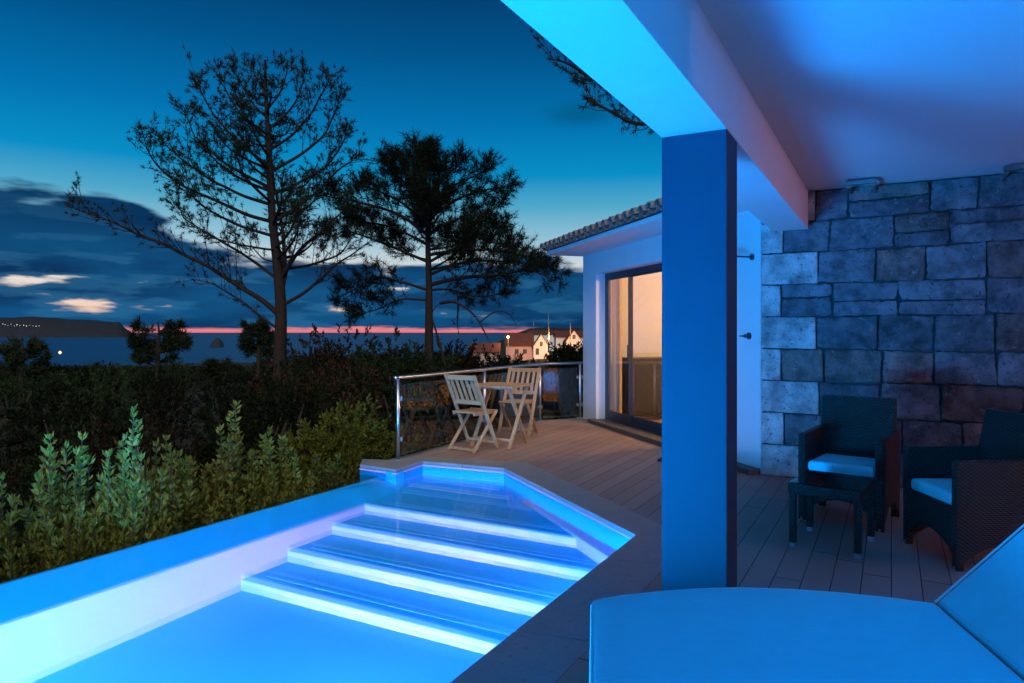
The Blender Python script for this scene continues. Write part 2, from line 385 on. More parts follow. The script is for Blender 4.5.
o.data=fl.data.copy(); o.data.materials.clear(); o.data.materials.append(emis('shore_bulb',(1,.38,.10),9))
if 'group' in o: del o['group']
setp(o,'single orange lamp glowing at the edge of the dark shore','lamp')
# rock islet
mb=MB(); random.seed(5); base=P(217,347,1880); nn=14
rings=[(0,19),(6,17),(13,14),(19,10.5),(24,6),(27,2)]
for z,r in rings:
    for k in range(nn):
        a=2*math.pi*k/nn; rr=r*(1+.18*mnoise.noise((math.cos(a)*2,math.sin(a)*2,z*.2)))
        mb.v.append((rr*math.cos(a)+z*.05,rr*math.sin(a),z))
for i in range(len(rings)-1):
    for k in range(nn): k2=(k+1)%nn; mb.f.append((i*nn+k,i*nn+k2,(i+1)*nn+k2,(i+1)*nn+k))
mb.f.append(tuple(range((len(rings)-1)*nn,len(rings)*nn)))
setp(mb.build('rock_islet',M['dark_rock'],loc=(base.x,base.y,-41)),'small dark rock islet standing in the sea off the shore','islet')
# ---------------------------------------------------------------- terrace deck
A=G(638.5,536); Bp=G(504,468.5); Cp=G(422.5,461.5); Dp=G(396,470); Ep=G(360,465)
Bo=G(527,463); Co=G(422,456.6)
Wn=W.copy()
bo_in=A.dot(W); out_u=bo_in+.34
def UV(u,b,z=0): return W*u+B*b+Vector((0,0,z))     # world point from W coordinate and B coordinate
bA=A.dot(B); NEAR=bA-8.0
# outer chamfer line through Bo towards (665,527)
Q=G(665,527); dch=(Q-Bo); tt=(out_u-Bo.dot(W))/dch.dot(W); Ao=Bo+dch*tt
R1=Vector((-1.229,7.44,0)); R2=Vector((.433,10.67,0)); R3=Vector((1.139,11.07,0))
FDIR=Vector((math.sin(R(16.2))*1,-math.cos(R(16.2)),0)); FIN=Vector((math.cos(R(16.2)),math.sin(R(16.2)),0)); F0=Vector((1.139,11.05,0)); FL=4.55
C0=F0+FDIR*FL
STONE_L=3.6
SR=C0+W*STONE_L           # right end of stone wall
def off(p,d): return p+d
nr=(R2-R1).normalized(); nl=Vector((-nr.y,nr.x,0))
n2=(R3-R2).normalized(); nl2=Vector((-n2.y,n2.x,0))
E1=R1+nl*.09-nr*.07; E2=R2+nl*.09+nl2*.03; E3=R3+nl2*.09
Sc_=E1
# deck polygon (world xy) in two pieces so that no ngon wraps the pool
deck=MB()
def loc_deck(p): return (p.dot(W),p.dot(B))
nearR=UV(out_u,NEAR-.5); farR=UV(SR.dot(W),NEAR-.5)
poly=[nearR,farR,SR,C0,F0,E3+FIN*.2,E2,E1,Co,Bo,Ao]
pts=[loc_deck(p) for p in poly]
deck.prism(pts,-.16,0.0)
dk_=deck.build('deck',M['deck'],rz=ROT_WB); setp(dk_,'reddish brown grooved composite decking of the terrace',None,None,'structure')
# terrace retaining body under the far deck
mb=MB(); q=[Co,E1+Vector((.05,-.02,0)),E2,E3,F0,C0,Bo]; mb.prism([loc_deck(p) for p in q],-1.9,-.165)
setp(mb.build('terrace_base',M['plinth'],rz=ROT_WB),'dark base wall carrying the terrace',None,None,'structure')
# ---------------------------------------------------------------- pool
pool=empty('swimming_pool',UV(bo_in-1.3,bA-2),ROT_WB,'infinity swimming pool glowing blue with submerged steps beside the deck','swimming pool')
pb=Vector((bo_in-1.3,bA-2,0))
def pl(p): return (p.dot(W)-pb.x,p.dot(B)-pb.y)
UI=bo_in-2.72; UO=bo_in-3.07           # inner and outer face of weir (W coordinates)
def prismW(m,pp,z0,z1): m.prism([pl(p) for p in pp],z0,z1)
def uvbox(m,u0,u1,b0,b1,z0,z1): m.box(u0-pb.x,u1-pb.x,b0-pb.y,b1-pb.y,z0,z1)
bLip=bA+.98; bR=[bA+.37,bA-.048,bA-.547,bA-.993]; zR=[-.20,-.28,-.36,-.45,-.53]
# weir
m=MB(); q0=UO-pb.x; q1=UI-pb.x; m.add([(x_,y_,z_) for y_ in (NEAR-pb.y,bLip+.05-pb.y) for (x_,z_) in ((q0,-1.6),(q1,-1.6),(q1,-.202),(q0+.03,-.094),(q0,-.094))],[(0,1,2,3,4),(9,8,7,6,5)]+[(i,5+i,5+(i+1)%5,(i+1)%5) for i in range(5)]); m.build('weir_wall',M['mosaic'],pool)
m=MB(); uvbox(m,UI,UI+.012,NEAR,bR[0],-1.2,-.205); m.build('weir_inner_face',M['lit_white'],pool)  # white stands in for the lit band along the weir
# floor
m=MB()
u0=UI-pb.x; u1=bo_in+.05-pb.x
def fl_(b,z): return [(u0,b-pb.y,z),(u1,b-pb.y,z)]
secs=[(bR[3]+.02,-.53),(bA-2.5,-.58),(bA-4,-.66),(NEAR,-.9)]
vs=[]
for b_,z_ in secs: vs+=fl_(b_,z_)
m.add(vs,[(2*i,2*i+1,2*i+3,2*i+2) for i in range(3)]); m.build('pool_floor',M['floor_mosaic'],pool)
# steps
edges=[bLip]+bR
uE=bo_in+.05
for i in range(4):
    m=MB(); uvbox(m,UI+.004,uE+(1.3 if i==0 else 0),edges[i+1],edges[i]-.001 if i else bLip+.001,-1.3,zR[i])
    st_=m.build('pool_step',M['mosaic'],pool)
    m=MB(); uvbox(m,UI+.014,uE-.06,edges[i+1]-.01,edges[i+1]-.001,zR[i+1]+.002,zR[i]-.003); m.build('riser',M['lit_white'],st_)  # lit band painted white on the step front
    m=MB(); uvbox(m,UI+.12,uE-.12-(.15 if i==0 else 0),edges[i+1]+.13,edges[i+1]+.162,zR[i],zR[i]+.003); m.build('reflection_strip',M['edge_glint'],st_)  # pale strip drawn for the riser's double image in the water
# bay
m=MB(); uvbox(m,UO+.02,uE+1.3,bLip+.002,bLip+2.4,-1.3,-.204); by=m.build('bay_floor',M['mosaic'],pool)
m=MB(); uvbox(m,UO+.3,uE+.4,bLip-.04,bLip-.002,-.2,-.197); m.build('lip_strip',M['edge_glint'],by)
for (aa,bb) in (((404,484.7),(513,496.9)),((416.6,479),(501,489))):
    a_=G(*aa,-.2); b_=G(*bb,-.2); m=MB(); uvbox(m,a_.dot(W),b_.dot(W),a_.dot(B)-.02,a_.dot(B)+.02,-.204,-.200); m.build('bay_reflection_strip',M['bay_reflection'],by)  # pale strips standing in for reflections on the water
# chamfer ledge
ch=(Bp-A).normalized(); cn=Vector((-ch.y,ch.x,0))
if cn.dot(W)>0: cn=-cn
m=MB(); p0=A+Vector((0,0,0)); p1=A+ch*1.9
prismW(m,[p0-ch*.25-cn*.02,p1-cn*.02,p1+cn*.05,p0+cn*.15-ch*.25],-.9,-.185); m.build('chamfer_ledge',M['lit_white'],pool)  # white colour carries the light on the ledge
# walls
ring=[UV(bo_in,NEAR),A,Bp,Cp,Dp,Ep]
m=MB()
def wall(m,a,b,z0,z1,th_=.12):
    d=(b-a).normalized(); nn_=Vector((d.y,-d.x,0))    # outside (right of travel)
    if False: pass
    q=[a,b,b+nn_*th_,a+nn_*th_]; prismW(m,q,z0,z1)
for a_,b_ in zip(ring[:-1],ring[1:]): wall(m,a_,b_,-1.4,-.028)
prismW(m,[UV(UO,NEAR-.12),UV(bo_in+.12,NEAR-.12),UV(bo_in+.12,NEAR-.001),UV(UO,NEAR-.001)],-1.6,-.028)
m.build('pool_wall',M['mosaic'],pool)
# trim line under coping
m=MB()
for a_,b_ in zip(ring[1:-1],ring[2:]):
    d=(b_-a_).normalized(); nn_=Vector((d.y,-d.x,0)); prismW(m,[a_-nn_*.006,b_-nn_*.006,b_+nn_*.004,a_+nn_*.004],-.048,-.032)
m.build('waterline_trim',M['lit_white'],pool)
# end block left of railing post (Dp-Ep) coping & mass
m=MB(); prismW(m,[Dp,E1+nr*.12,E1-nl*.0+nl*.25-nr*.05,Ep],-1.4,-.03); m.build('end_block',M['mosaic'],pool)
# coping: slabs, one mesh, joints by small gaps
m=MB()
def slabs(a,b,ao,bo_,n):
    for i in range(n):
        g=.004/((b-a).length); f0=i/n+(g if i else 0); f1=(i+1)/n-(g if i<n-1 else 0)
        prismW(m,[a.lerp(b,f0),a.lerp(b,f1),ao.lerp(bo_,f1),ao.lerp(bo_,f0)],-.026,.006)
slabs(UV(bo_in-.02,NEAR),A-W*.02,UV(out_u,NEAR),Ao,14)
slabs(A-W*.02,Bp,Ao,Bo,4); slabs(Bp,Cp,Bo,Co,2)
slabs(Cp,Dp,Co,E1-nr*.0,1); slabs(Dp,Ep,E1,E1+nl*.27-nr*.08,1)
m.build('coping',M['coping'],pool,bevel=.004)
# water
m=MB(); Z_=-.088
def wp(p): return (p.dot(W),p.dot(B),Z_)
cA=wp(UV(UO,bA)); bw=[bA+(NEAR-bA)*k/8 for k in range(9)]
for k in range(8): m.add([wp(UV(UO,bw[k+1])),wp(UV(bo_in,bw[k+1])),wp(UV(bo_in,bw[k])),wp(UV(UO,bw[k]))],[(0,1,2,3)])
m.add([cA,wp(A),wp(Bp)],[(0,1,2)]); m.add([cA,wp(Bp),wp(Cp)],[(0,1,2)]); m.add([cA,wp(Cp),wp(Dp)],[(0,1,2)]); m.add([cA,wp(Dp),wp(UV(UO,bLip+.05))],[(0,1,2)])
setp(m.build('pool_water',M['water'],rz=ROT_WB,recalc=False),'still clear water of the pool, lit blue from below',None,None,'structure')
# channel floor outside the weir: gravel strip ground already
# ---------------------------------------------------------------- railing
rail=empty('glass_railing',R1,0,'tinted glass railing with round steel handrail at the far edge of the terrace','railing')
m=MB(); top=.885
hp=[R1-nr*.06+Vector((0,0,top)),R1+Vector((0,0,top+.004))]
for k in range(1,12): hp.append(R1.lerp(R2,k/12)+Vector((0,0,top)))
hp+=[R2-nr*.18+Vector((0,0,top)),R2-nr*.05+n2*.04+Vector((0,0,top)),R2+n2*.2+Vector((0,0,top)),R3+Vector((0,0,top))]
m.tube([p-R1 for p in hp],.022,10); m.build('handrail',M['steel'],rail,smooth=True)
posts=[R1,R1.lerp(R2,.52),R2,R3-n2*.06]
for p in posts:
    m=MB(); q=p-R1; m.tube([q+Vector((0,0,.0)),q+Vector((0,0,top-.015))],.021,10); po=m.build('post',M['steel'],rail,smooth=True)
    m=MB(); m.tube([q,q+Vector((0,0,.012))],.05,14); m.build('base_flange',M['steel'],po)
    for z in (.22,.66):
        for sgn in ((1,) if p is R1 else (-1,1)):
            d_=nr if p is not posts[3] else n2
            m=MB(); c_=q+d_*(.045*sgn)+Vector((0,0,z)); m.box(c_.x-.022,c_.x+.022,c_.y-.022,c_.y+.022,z-.024,z+.024); m.build('glass_clamp',M['dullsteel'],po,bevel=.004)
for a_,b_ in zip(posts[:-1],posts[1:]):
    d=(b_-a_).normalized(); m=MB(); a2=a_+d*.05-R1; b2=b_-d*.05-R1
    m.bar(a2+Vector((0,0,.43)),b2+Vector((0,0,.43)),.010,.76); m.build('glass_panel',M['railglass'],rail)
# ---------------------------------------------------------------- facade wing (local x along facade toward camera, y inward)
fac=empty('house_wing',F0,math.atan2(FDIR.y,FDIR.x),'white rendered house wing with tiled roof edge and lit sliding door','house')
HW=2.59; d0,d1,dh=.52,2.85,2.27
m=MB(); T=.22
m.box(0,d0,0,T,-1.6,HW+.4); m.box(d1,FL-.003,0,T,-.2,HW+.4); m.box(d0,d1,0,T,dh,HW+.4); m.box(0,FL,.0,T,-1.0,-.02)
m.box(0,.2,T,3.6,-1.6,HW+.3)
m.build('wall',M['plaster'],fac)
m=MB(); m.box(.2,4.4,3.4,3.6,-.02,HW+.3); m.box(4.38,4.5,T,3.4,0,HW+.3); m.box(.2,4.38,T,3.4,2.5,2.56)
m.build('interior_wall',M['plaster_in'],fac)
m=MB(); m.box(.2,4.38,T,3.4,-.02,.0); m.build('interior_floor',M['teak'],fac)
m=MB(); m.box(-.0,FL+.1,-.62,.0,HW,HW+.05); m.build('soffit',M['plaster'],fac)
# roof tiles along eave + slope
m=MB(); 
nT=26; 
def barrel(m,x,y0,z0,y1,z1,r,up=True,seg=6):
    n0=len(m.v)
    for (y,z,rr) in ((y0,z0,r),(y1,z1,r*.86)):
        for k in range(seg+1):
            a=math.pi*k/seg; dx_=math.cos(a)*rr; dz_=math.sin(a)*rr*(1 if up else -.7); m.v.append((x+dx_,y,z+dz_))
        for k in range(seg+1):
            a=math.pi*(seg-k)/seg; dx_=math.cos(a)*(rr-.016); dz_=math.sin(a)*(rr-.016)*(1 if up else -.7); m.v.append((x+dx_,y,z+dz_))
    q=2*(seg+1)
    for k in range(q): k2=(k+1)%q; m.f.append((n0+k,n0+k2,n0+q+k2,n0+q+k))
    m.f.append(tuple(n0+k for k in range(q)))
random.seed(1)
for i in range(nT):
    x=-.03+i*.2
    for rrow in range(7):
        y=-.70+rrow*.36; z=HW+.075+rrow*.085+random.uniform(-.004,.004)
        barrel(m,x+random.uniform(-.006,.006),y,z+.035,y+.42,z+.12,.082,True)
        barrel(m,x+.1,y+.015,z+.035,y+.42,z+.115,.085,False)
rt=m.build('roof_tiles',M['tile'],fac,recalc=False)
m=MB(); m.extr_x([(-.62,HW+.052),(2.2,HW+.7),(2.2,HW+.052)],-.0,FL+.3); m.build('roof_deck',M['plaster'],fac)
# sliding door
dr=empty('tmp'); bpy.data.objects.remove(dr)
fy=.15
m=MB(); fw=.07
m.box(d0+.001,d0+fw,fy,fy+.065,.05,dh-.001); m.box(d1-fw,d1-.001,fy,fy+.065,.05,dh-.001); m.box(d0+fw,d1-fw,fy,fy+.065,dh-fw,dh-.001); m.box(d0+fw,d1-fw,fy,fy+.065,.05,.10)
door=m.build('sliding_door',M['anthracite'],fac)
mid=(d0+d1)/2
for (a_,b_,yy) in ((d0+fw,d0+.83,fy+.004),(d0+.80,d1-fw,fy+.034)):
    m=MB(); z0,z1=.101,dh-fw-.001; s_=.035
    m.box(a_+.001,a_+s_,yy,yy+.028,z0,z1); m.box(b_-s_,b_-.001,yy,yy+.028,z0,z1); m.box(a_+s_,b_-s_,yy,yy+.028,z0,z0+.09); m.box(a_+s_,b_-s_,yy,yy+.028,z1-s_,z1)
    lf=m.build('door_leaf',M['anthracite'],door)
    m=MB(); m.box(a_+s_,b_-s_,yy+.011,yy+.017,z0+.09,z1-s_); m.build('glass_pane',M['glass'],lf)
m=MB(); m.box(d0+.86,d0+.885,fy-.045,fy-.02,.95,1.2); m.box(d0+.862,d0+.883,fy-.02,fy+.036,.97,.99); m.box(d0+.862,d0+.883,fy-.02,fy+.036,1.16,1.18); m.build('handle',M['anthracite'],door)
m=MB(); m.box(d0-.02,FL-.004,-.13,-.002,0.0,.055); m.box(d0+.002,d1-.002,-.002,fy+.09,.0,.049); m.build('door_sill',M['plinth'],fac,bevel=.004)
# curtain & furniture inside the lit room
t=NT('cream_curtain'); co=t.coord(); p_=t.pbr(t.mix(t.noise(co,3),c4((.75,.62,.45)),c4((.85,.72,.55))),.9); ts=t.n('ShaderNodeBsdfTranslucent'); ts.inputs[0].default_value=(.8,.65,.45,1); mx=t.n('ShaderNodeMixShader'); mx.inputs[0].default_value=.4; t.l(p_.outputs[0],mx.inputs[1]); t.l(ts.outputs[0],mx.inputs[2]); t.l(mx.outputs[0],t.out.inputs[0]); M['curtain']=t.m
def curtain(x0,x1,y):
    m=MB(); n=int((x1-x0)/.012); 
    for i in range(n+1):
        x=x0+(x1-x0)*i/n; yy=y+.035*math.sin(i*.62)+.012*math.sin(i*1.7)
        m.v+= [(x,yy,.03),(x,yy,2.4)]
    m.f=[(2*i,2*i+2,2*i+3,2*i+1) for i in range(n)]
    return m.build('curtain',M['curtain'],fac,smooth=True,recalc=False)
def at_fac(x,y,z=0): return F0+FDIR*x+FIN*y+Vector((0,0,z))
facrot=math.atan2(FDIR.y,FDIR.x)
cu=curtain(.30,.62,.36); cu.parent=None; cu.location=F0; cu.rotation_euler=(0,0,facrot); setp(cu,'cream curtain hanging drawn aside at the left edge of the lit sliding door','curtain')
# sofa / sideboard inside: dark sideboard against back wall
sb=empty('sideboard',at_fac(.42,1.25),facrot+R(90),'dark low sideboard standing inside the lit room behind the glass door','sideboard')
m=MB(); m.box(-.75,1.1,-.2,.2,.1,.98); m.build('cabinet',M['anthracite'],sb,bevel=.006)
for sx in (-1,1):
    m=MB(); m.box(sx*.65-.03,sx*.65+.03,-.15,.15,0,.1); m.build('leg',M['teak'],sb)
for i in range(3):
    m=MB(); m.box(-.72+i*.6,-.15+i*.6,-.215,-.201,.14,.94); m.build('cabinet_door',M['anthracite'],sb)
fl_o=empty('ceiling_lamp',at_fac(2.3,1.9,2.5),facrot,'warm shaded lamp on the ceiling of the lit room behind the sliding door','lamp')
m=MB(); m.tube([(0,0,0),(0,0,-.12)],[.18,.2],20); m.build('lamp_shade',M['lampshade'],fl_o,smooth=False)
# shower fittings on facade
def fpx(px,zz,out=0):
    r_=(px-PX0)/F; s=(r_*F0.y-F0.x)/(FDIR.x-r_*FDIR.y); return s
s1_=fpx(752.5,2.14); s2_=fpx(749.5,1.34)
sh=empty('outdoor_shower',at_fac(s1_,0,2.12),facrot,'small outdoor shower arm and head high on the white wall behind the pillar','shower')
m=MB(); m.tube([(0,0,0),(0,-.012,0)],.032,14); m.build('wall_plate',M['anthracite'],sh)
m=MB(); m.tube([(0,-.01,0),(0,-.30,.0),(0,-.33,-.02)],.009,8); m.build('arm',M['anthracite'],sh)
m=MB(); m.tube([(0,-.33,-.02),(0,-.33,-.045)],[.02,.06],14); m.build('shower_head',M['anthracite'],sh)
tp=empty('shower_tap',at_fac(s2_,0,1.34),facrot,'small round dark tap on the white wall behind the pillar','tap')
m=MB(); m.tube([(0,0,0),(0,-.015,0)],.034,14); m.build('wall_plate',M['anthracite'],tp)
m=MB(); m.tube([(0,-.014,0),(0,-.06,0)],.018,12); m.bar((0,-.055,0),(-.07,-.06,0),.014,.014); m.build('handle',M['anthracite'],tp)
# ---------------------------------------------------------------- stone wall (local x along W, y into the wall)
sw=empty('stone_wall',C0,ROT_WB,'wall of large rough basalt blocks with pale corner stones behind the wicker chairs','wall')
random.seed(21)
m=MB(); m.box(.012,STONE_L+.3,.006,.35,-.2,2.70); m.build('mortar_core',simple('dark_mortar',(.045,.042,.04),.95,var=.4,nscale=20,bump=.5,bscale=50),sw)
def stone(m,x0,x1,z0,z1,col,depth,rough):
    g=.0045; x0+=g; x1-=g; z0+=g*.8; z1-=g*.8
    nx=max(3,int((x1-x0)/.03)); nz=max(3,int((z1-z0)/.03)); base=len(m.v); sd=random.uniform(0,100)
    fxs=[0,0]+[.008/(x1-x0)]+[i/nx for i in range(1,nx)]+[1-.008/(x1-x0),1,1]; fzs=[0,0]+[.008/(z1-z0)]+[i/nz for i in range(1,nz)]+[1-.008/(z1-z0),1,1]
    NX=len(fxs)-1; NZ=len(fzs)-1
    bow=[random.uniform(-.011,.011)*rough for _ in range(4)]
    tilt=(random.uniform(-.012,.012)*rough,random.uniform(-.012,.012)*rough)
    for j,fz in enumerate(fzs):
        for i,fx in enumerate(fxs):
            x=x0+(x1-x0)*fx; z=z0+(z1-z0)*fz; ox,oz=x,z
            x+=bow[0]*(1-fx)*(fz-.5)*2+bow[1]*fx*(fz-.5)*2; z+=bow[2]*(1-fz)*(fx-.5)*2+bow[3]*fz*(fx-.5)*2
            k=rough*.009
            if min(fx,1-fx)*(x1-x0)<.02: x+=(1 if fx<.5 else -1)*abs(mnoise.noise((sd,z*14,fx*3)))*k*2.4
            if min(fz,1-fz)*(z1-z0)<.02: z+=(1 if fz<.5 else -1)*abs(mnoise.noise((x*14,sd,fz*3)))*k*2.4
            cx=min(fx,1-fx)*(x1-x0); cz_=min(fz,1-fz)*(z1-z0)
            if cx<.03 and cz_<.03: x+=(.5-fx)*.005*rough; z+=(.5-fz)*.005*rough
            y=-depth-.012+tilt[0]*(fx-.5)+tilt[1]*(fz-.5)+mnoise.noise((ox*6,oz*6,sd))*.008*rough+mnoise.noise((ox*20,oz*20,sd))*.004*rough
            if i in (0,NX) or j in (0,NZ): y=.04
            elif i in (1,NX-1) or j in (1,NZ-1): y+=.005
            m.v.append((x,y,z))
    c=(*col,1)
    if m.col is None: m.col=[]
    for j in range(NZ):
        for i in range(NX):
            a=base+j*(NX+1)+i; m.f.append((a,a+1,a+NX+2,a+NX+1)); m.col.append(c)
zed=[0,.305,.61,.915,1.22,1.525,1.83,2.13,2.42,2.70]
field=MB(); 
for r_ in range(9):
    z0,z1=zed[r_],zed[r_+1]; ql=.50 if r_%2==0 else .20
    ql+=random.uniform(-.02,.02)
    q=MB(); k=random.uniform(.42,.52); stone(q,0,ql,z0,z1,(k,k*.96,k*.9),.012,.35)
    q.build('corner_stone',M['stone'],sw,recalc=False)
    x=ql
    while x<STONE_L:
        wd=random.choice((.26,.36,.42,.48,.56,.62))*random.uniform(.9,1.1)
        x2=min(x+wd,STONE_L+.02)
        if STONE_L-x2<.15: x2=STONE_L+.02
        def colr_():
            k=random.uniform(.085,.17); warm=random.random()
            wx=min(1,max(0,(x-1.0)/1.2))  # reddish stones likelier to the right, standing in for warm room light
            if warm<.10+.55*wx: return (k*1.25,k*.88,k*.76)
            return (k*.92,k,k*1.06)
        p_=random.random()
        zs=lambda zz:zz+(0 if zz in (0,2.70) else .022*mnoise.noise((x*.9,zz*3,7)))
        z0_,z1_=z0,z1; z0=zs(z0_); z1=zs(z1_)
        if p_<.14:
            zm=z0+(z1-z0)*random.uniform(.4,.65); stone(field,x,x2,z0,zm,colr_(),random.uniform(.0,.02),1); stone(field,x,x2,zm,z1,colr_(),random.uniform(0,.02),1)
        else: stone(field,x,x2,z0,z1,colr_(),random.uniform(.0,.016),1)
        z0,z1=z0_,z1_
        x=x2
field.build('block_field',M['stone'],sw,recalc=False,smooth=False)
# ---------------------------------------------------------------- pillar, beam, porch roof
Rr=C0+W*.425; HB=2.344
P2=Rr-B*3.66; P1=P2-W*.315
pil=empty('porch_pillar',P1.lerp(P2,.5),ROT_WB,'square blue grey painted pillar holding the porch beam beside the pool','pillar')
m=MB(); m.box(-.1575,.1575,0,.25,0,HB-.001); m.build('shaft',M['pillarp'],pil,bevel=.004)
ZC=2.705
bm_o=empty('porch_beam',P1.lerp(P2,.5),ROT_WB,'white plastered beam running over the pillar along the open side of the porch','beam')
m=MB(); m.box(-.1575,.1575,-13,3.655,HB,ZC+.25); m.build('beam_body',M['plaster'],bm_o,bevel=.004)
lu=P2.dot(W); 
m=MB(); m.box(lu+.001,SR.dot(W)+.3,P2.dot(B)-13,C0.dot(B)+.35,ZC,ZC+.22)
setp(m.build('porch_ceiling',M['ceiling'],rz=ROT_WB),'smooth white plaster ceiling of the porch',None,None,'structure')
# fixtures at top of stone wall
def wfix(x,lab):
    e=empty('wall_uplight',C0+W*x+Vector((0,0,2.645)),ROT_WB,lab,'wall lamp','unlit steel lamps at the top of the stone wall')
    m=MB(); m.box(-.125,.125,-.40,-.34,.005,.04); m.build('lamp_bar',M['dullsteel'],e,bevel=.004)
    for sx in (-1,1):
        m=MB(); m.box(sx*.10-.01,sx*.10+.01,-.34,.03,-.012,.012); m.build('bracket',M['steel'],e)
    return e
def wx(px):
    r_=(px-PX0)/F; return (r_*C0.y-C0.x)/(W.x-r_*W.y)
wfix(wx(862),'slim unlit steel lamp bar at the top of the stone wall near the beam')
wfix(wx(1016),'slim unlit steel lamp bar at the top of the stone wall near the right edge')
# ---------------------------------------------------------------- right-hand living room wing, with a real lit opening
lv=empty('living_room_wing',SR,ROT_WB,'white rendered living room side of the house with an open lit doorway onto the porch','house')
m=MB(); L0,L1,LH=-3.15,-.55,2.18
m.box(0,.22,L1,.0,0,ZC-.003); m.box(0,.22,-9.5,L0,0,ZC-.003); m.box(0,.22,L0,L1,LH,ZC-.003); m.build('wall',M['plaster'],lv)
m=MB(); m.box(4.2,4.4,-4.4,.3,0,2.7); m.box(.22,4.2,.0,.2,0,2.7); m.box(.22,4.2,-4.4,-4.2,0,2.7); m.box(.22,4.2,-4.2,0,2.55,2.7); m.build('interior_wall',M['plaster_in'],lv)
m=MB(); m.box(0.001,4.2,-4.2,0,-.16,-.002); m.build('interior_floor',M['teak'],lv)
for sx,(y0,y1) in enumerate(((L0-1.25,L0-.01),)):
    m=MB(); m.box(-.035,-.005,y0,y1,.02,LH); sd_=m.build('shutter_door',M['anthracite'],lv)
# ---------------------------------------------------------------- wicker furniture
def seatpoly(y0,y1,zt,arch,leg=.045):
    pts_=[(y0,.0),(y0,zt),(y1,zt),(y1,0.0),(y1-leg,0.0)]
    n=10
    for i in range(n+1):
        f=i/n; y=(y1-leg-.004)+(y0+leg+.004-(y1-leg-.004))*f; z=.06+arch*math.sin(math.pi*f)
        pts_.append((y,z))
    pts_.append((y0+leg,0.0)); return pts_
def wicker_chair(loc,face,label):
    e=empty('wicker_armchair',loc,math.atan2(face.y,face.x)+R(90),label,'armchair','dark wicker armchairs by the stone wall')
    hw=.285
    for sx in (-1,1):
        m=MB(); x0=sx*hw; x1=sx*(hw-.055)
        pol=[(p[0],p[1]+(.0 if p[1]<.5 else (.012 if p[0]>0 else 0))) for p in seatpoly(-.28,.27,.635,.09)]
        m.extr_x(pol,min(x0,x1),max(x0,x1)); s_=m.build('arm_panel',M['wicker'],e,bevel=.012)
        for y in (-.258,.25):
            m=MB(); m.tube([(sx*(hw-.0275),y,-.001),(sx*(hw-.0275),y,.028)],.024,10); m.build('foot',M['steel'],s_)
    m=MB(); m.extr_y([(-.228,.36),(.228,.36),(.228,.08)]+[(.228-.456*i/10,.09+.09*math.sin(math.pi*i/10)) for i in range(1,10)]+[(-.228,.08)],-.272,-.235)
    m.box(-.228,.228,-.234,.2,.30,.36); m.build('seat_frame',M['wicker'],e,bevel=.006)
    m=MB(); 
    m.extr_x([(.14,.36),(.235,.885),(.285,.885),(.262,.36)],-.262,.262); m.build('backrest',M['wicker'],e,bevel=.014)
    m=MB(); m.box(-.222,.222,-.27,.165,.362,.44); c_=m.build('seat_cushion',M['cushion'],e,bevel=.028)
    c_.modifiers['bevel'].segments=4
    for p in c_.data.polygons: p.use_smooth=True
    return e
f1=Vector((-.637,-.77,0)).normalized()
wicker_chair(Vector((2.32,4.878,0))+(-f1)*.27+Vector((.01,.03,0)),f1,'dark wicker armchair with pale cushion behind the low table, facing the pool')
f2=Vector((-1,.02,0)).normalized()
wicker_chair(Vector((2.835,4.235,0)),f2,'dark wicker armchair cut by the right edge of the photo, seen from its side')
tb=empty('side_table',Vector((2.09,4.5,0))-Vector((0,0,0)),ROT_WB-R(8),'low square dark wicker side table with glass top in front of the armchairs','table')
m=MB(); hx,hy=.215,.245
m.box(-hx,hx,-hy,hy,.345,.41); m.build('table_frame',M['wicker'],tb,bevel=.006)
for sx in (-1,1):
    for sy in (-1,1):
        m=MB(); x=sx*(hx-.025); y=sy*(hy-.025); m.box(x-.02,x+.02,y-.02,y+.02,.03,.346); lg=m.build('leg',M['wicker'],tb,bevel=.004)
        m=MB(); m.box(x-.017,x+.017,y-.017,y+.017,0,.031); m.build('foot',M['steel'],lg)
m=MB(); m.box(-hx+.004,hx-.004,-hy+.004,hy-.004,.4105,.418); m.build('glass_top',M['tableglass'],tb,bevel=.002)
# ---------------------------------------------------------------- lounger in foreground
lo=empty('sun_lounger',(.95,2.2,0),R(0),'big pale blue cushioned sun lounger in the near foreground, its backrest raised to the right','sun lounger')
def rounded(m,rows):  # rows: list of loops same length
    n=len(rows[0]); b=len(m.v)
    for r_ in rows: m.v.extend(r_)
    for i in range(len(rows)-1):
        for k in range(n): k2=(k+1)%n; m.f.append((b+i*n+k,b+i*n+k2,b+(i+1)*n+k2,b+(i+1)*n+k))
    m.f.append(tuple(b+k for k in reversed(range(n)))); m.f.append(tuple(b+(len(rows)-1)*n+k for k in range(n)))
zt=.385
far=[G(591,603,zt),G(594,599.5,zt),G(603,597,zt),G(625,593.5,zt),G(663,589.5,zt),G(700,587,zt),G(740,586,zt),G(790,587.5,zt),G(840,591,zt),G(890,596,zt),G(934,602,zt)]
nearp=[Vector((1.40,1.55,zt)),Vector((1.1,1.47,zt)),Vector((.8,1.44,zt)),Vector((.5,1.47,zt)),Vector((.25,1.54,zt)),Vector((.19,1.56,zt)),Vector((.175,1.60,zt)),Vector((.222,1.966,zt))]
loop=[p-Vector((.95,2.2,0)) for p in far+nearp]
cen=sum(loop,Vector())/len(loop)
def ins(p,k,z): q=cen+(p-cen)*1; d=(p-cen); d.z=0; d=d-d.normalized()*k; return (cen.x+d.x,cen.y+d.y,z)
m=MB(); rounded(m,[[ins(p,.02,.27) for p in loop],[ins(p,.0,.285) for p in loop],[ins(p,.0,zt-.018) for p in loop],[ins(p,.006,zt-.005) for p in loop],[ins(p,.02,zt) for p in loop],[ins(p,.12,zt+.004) for p in loop]])
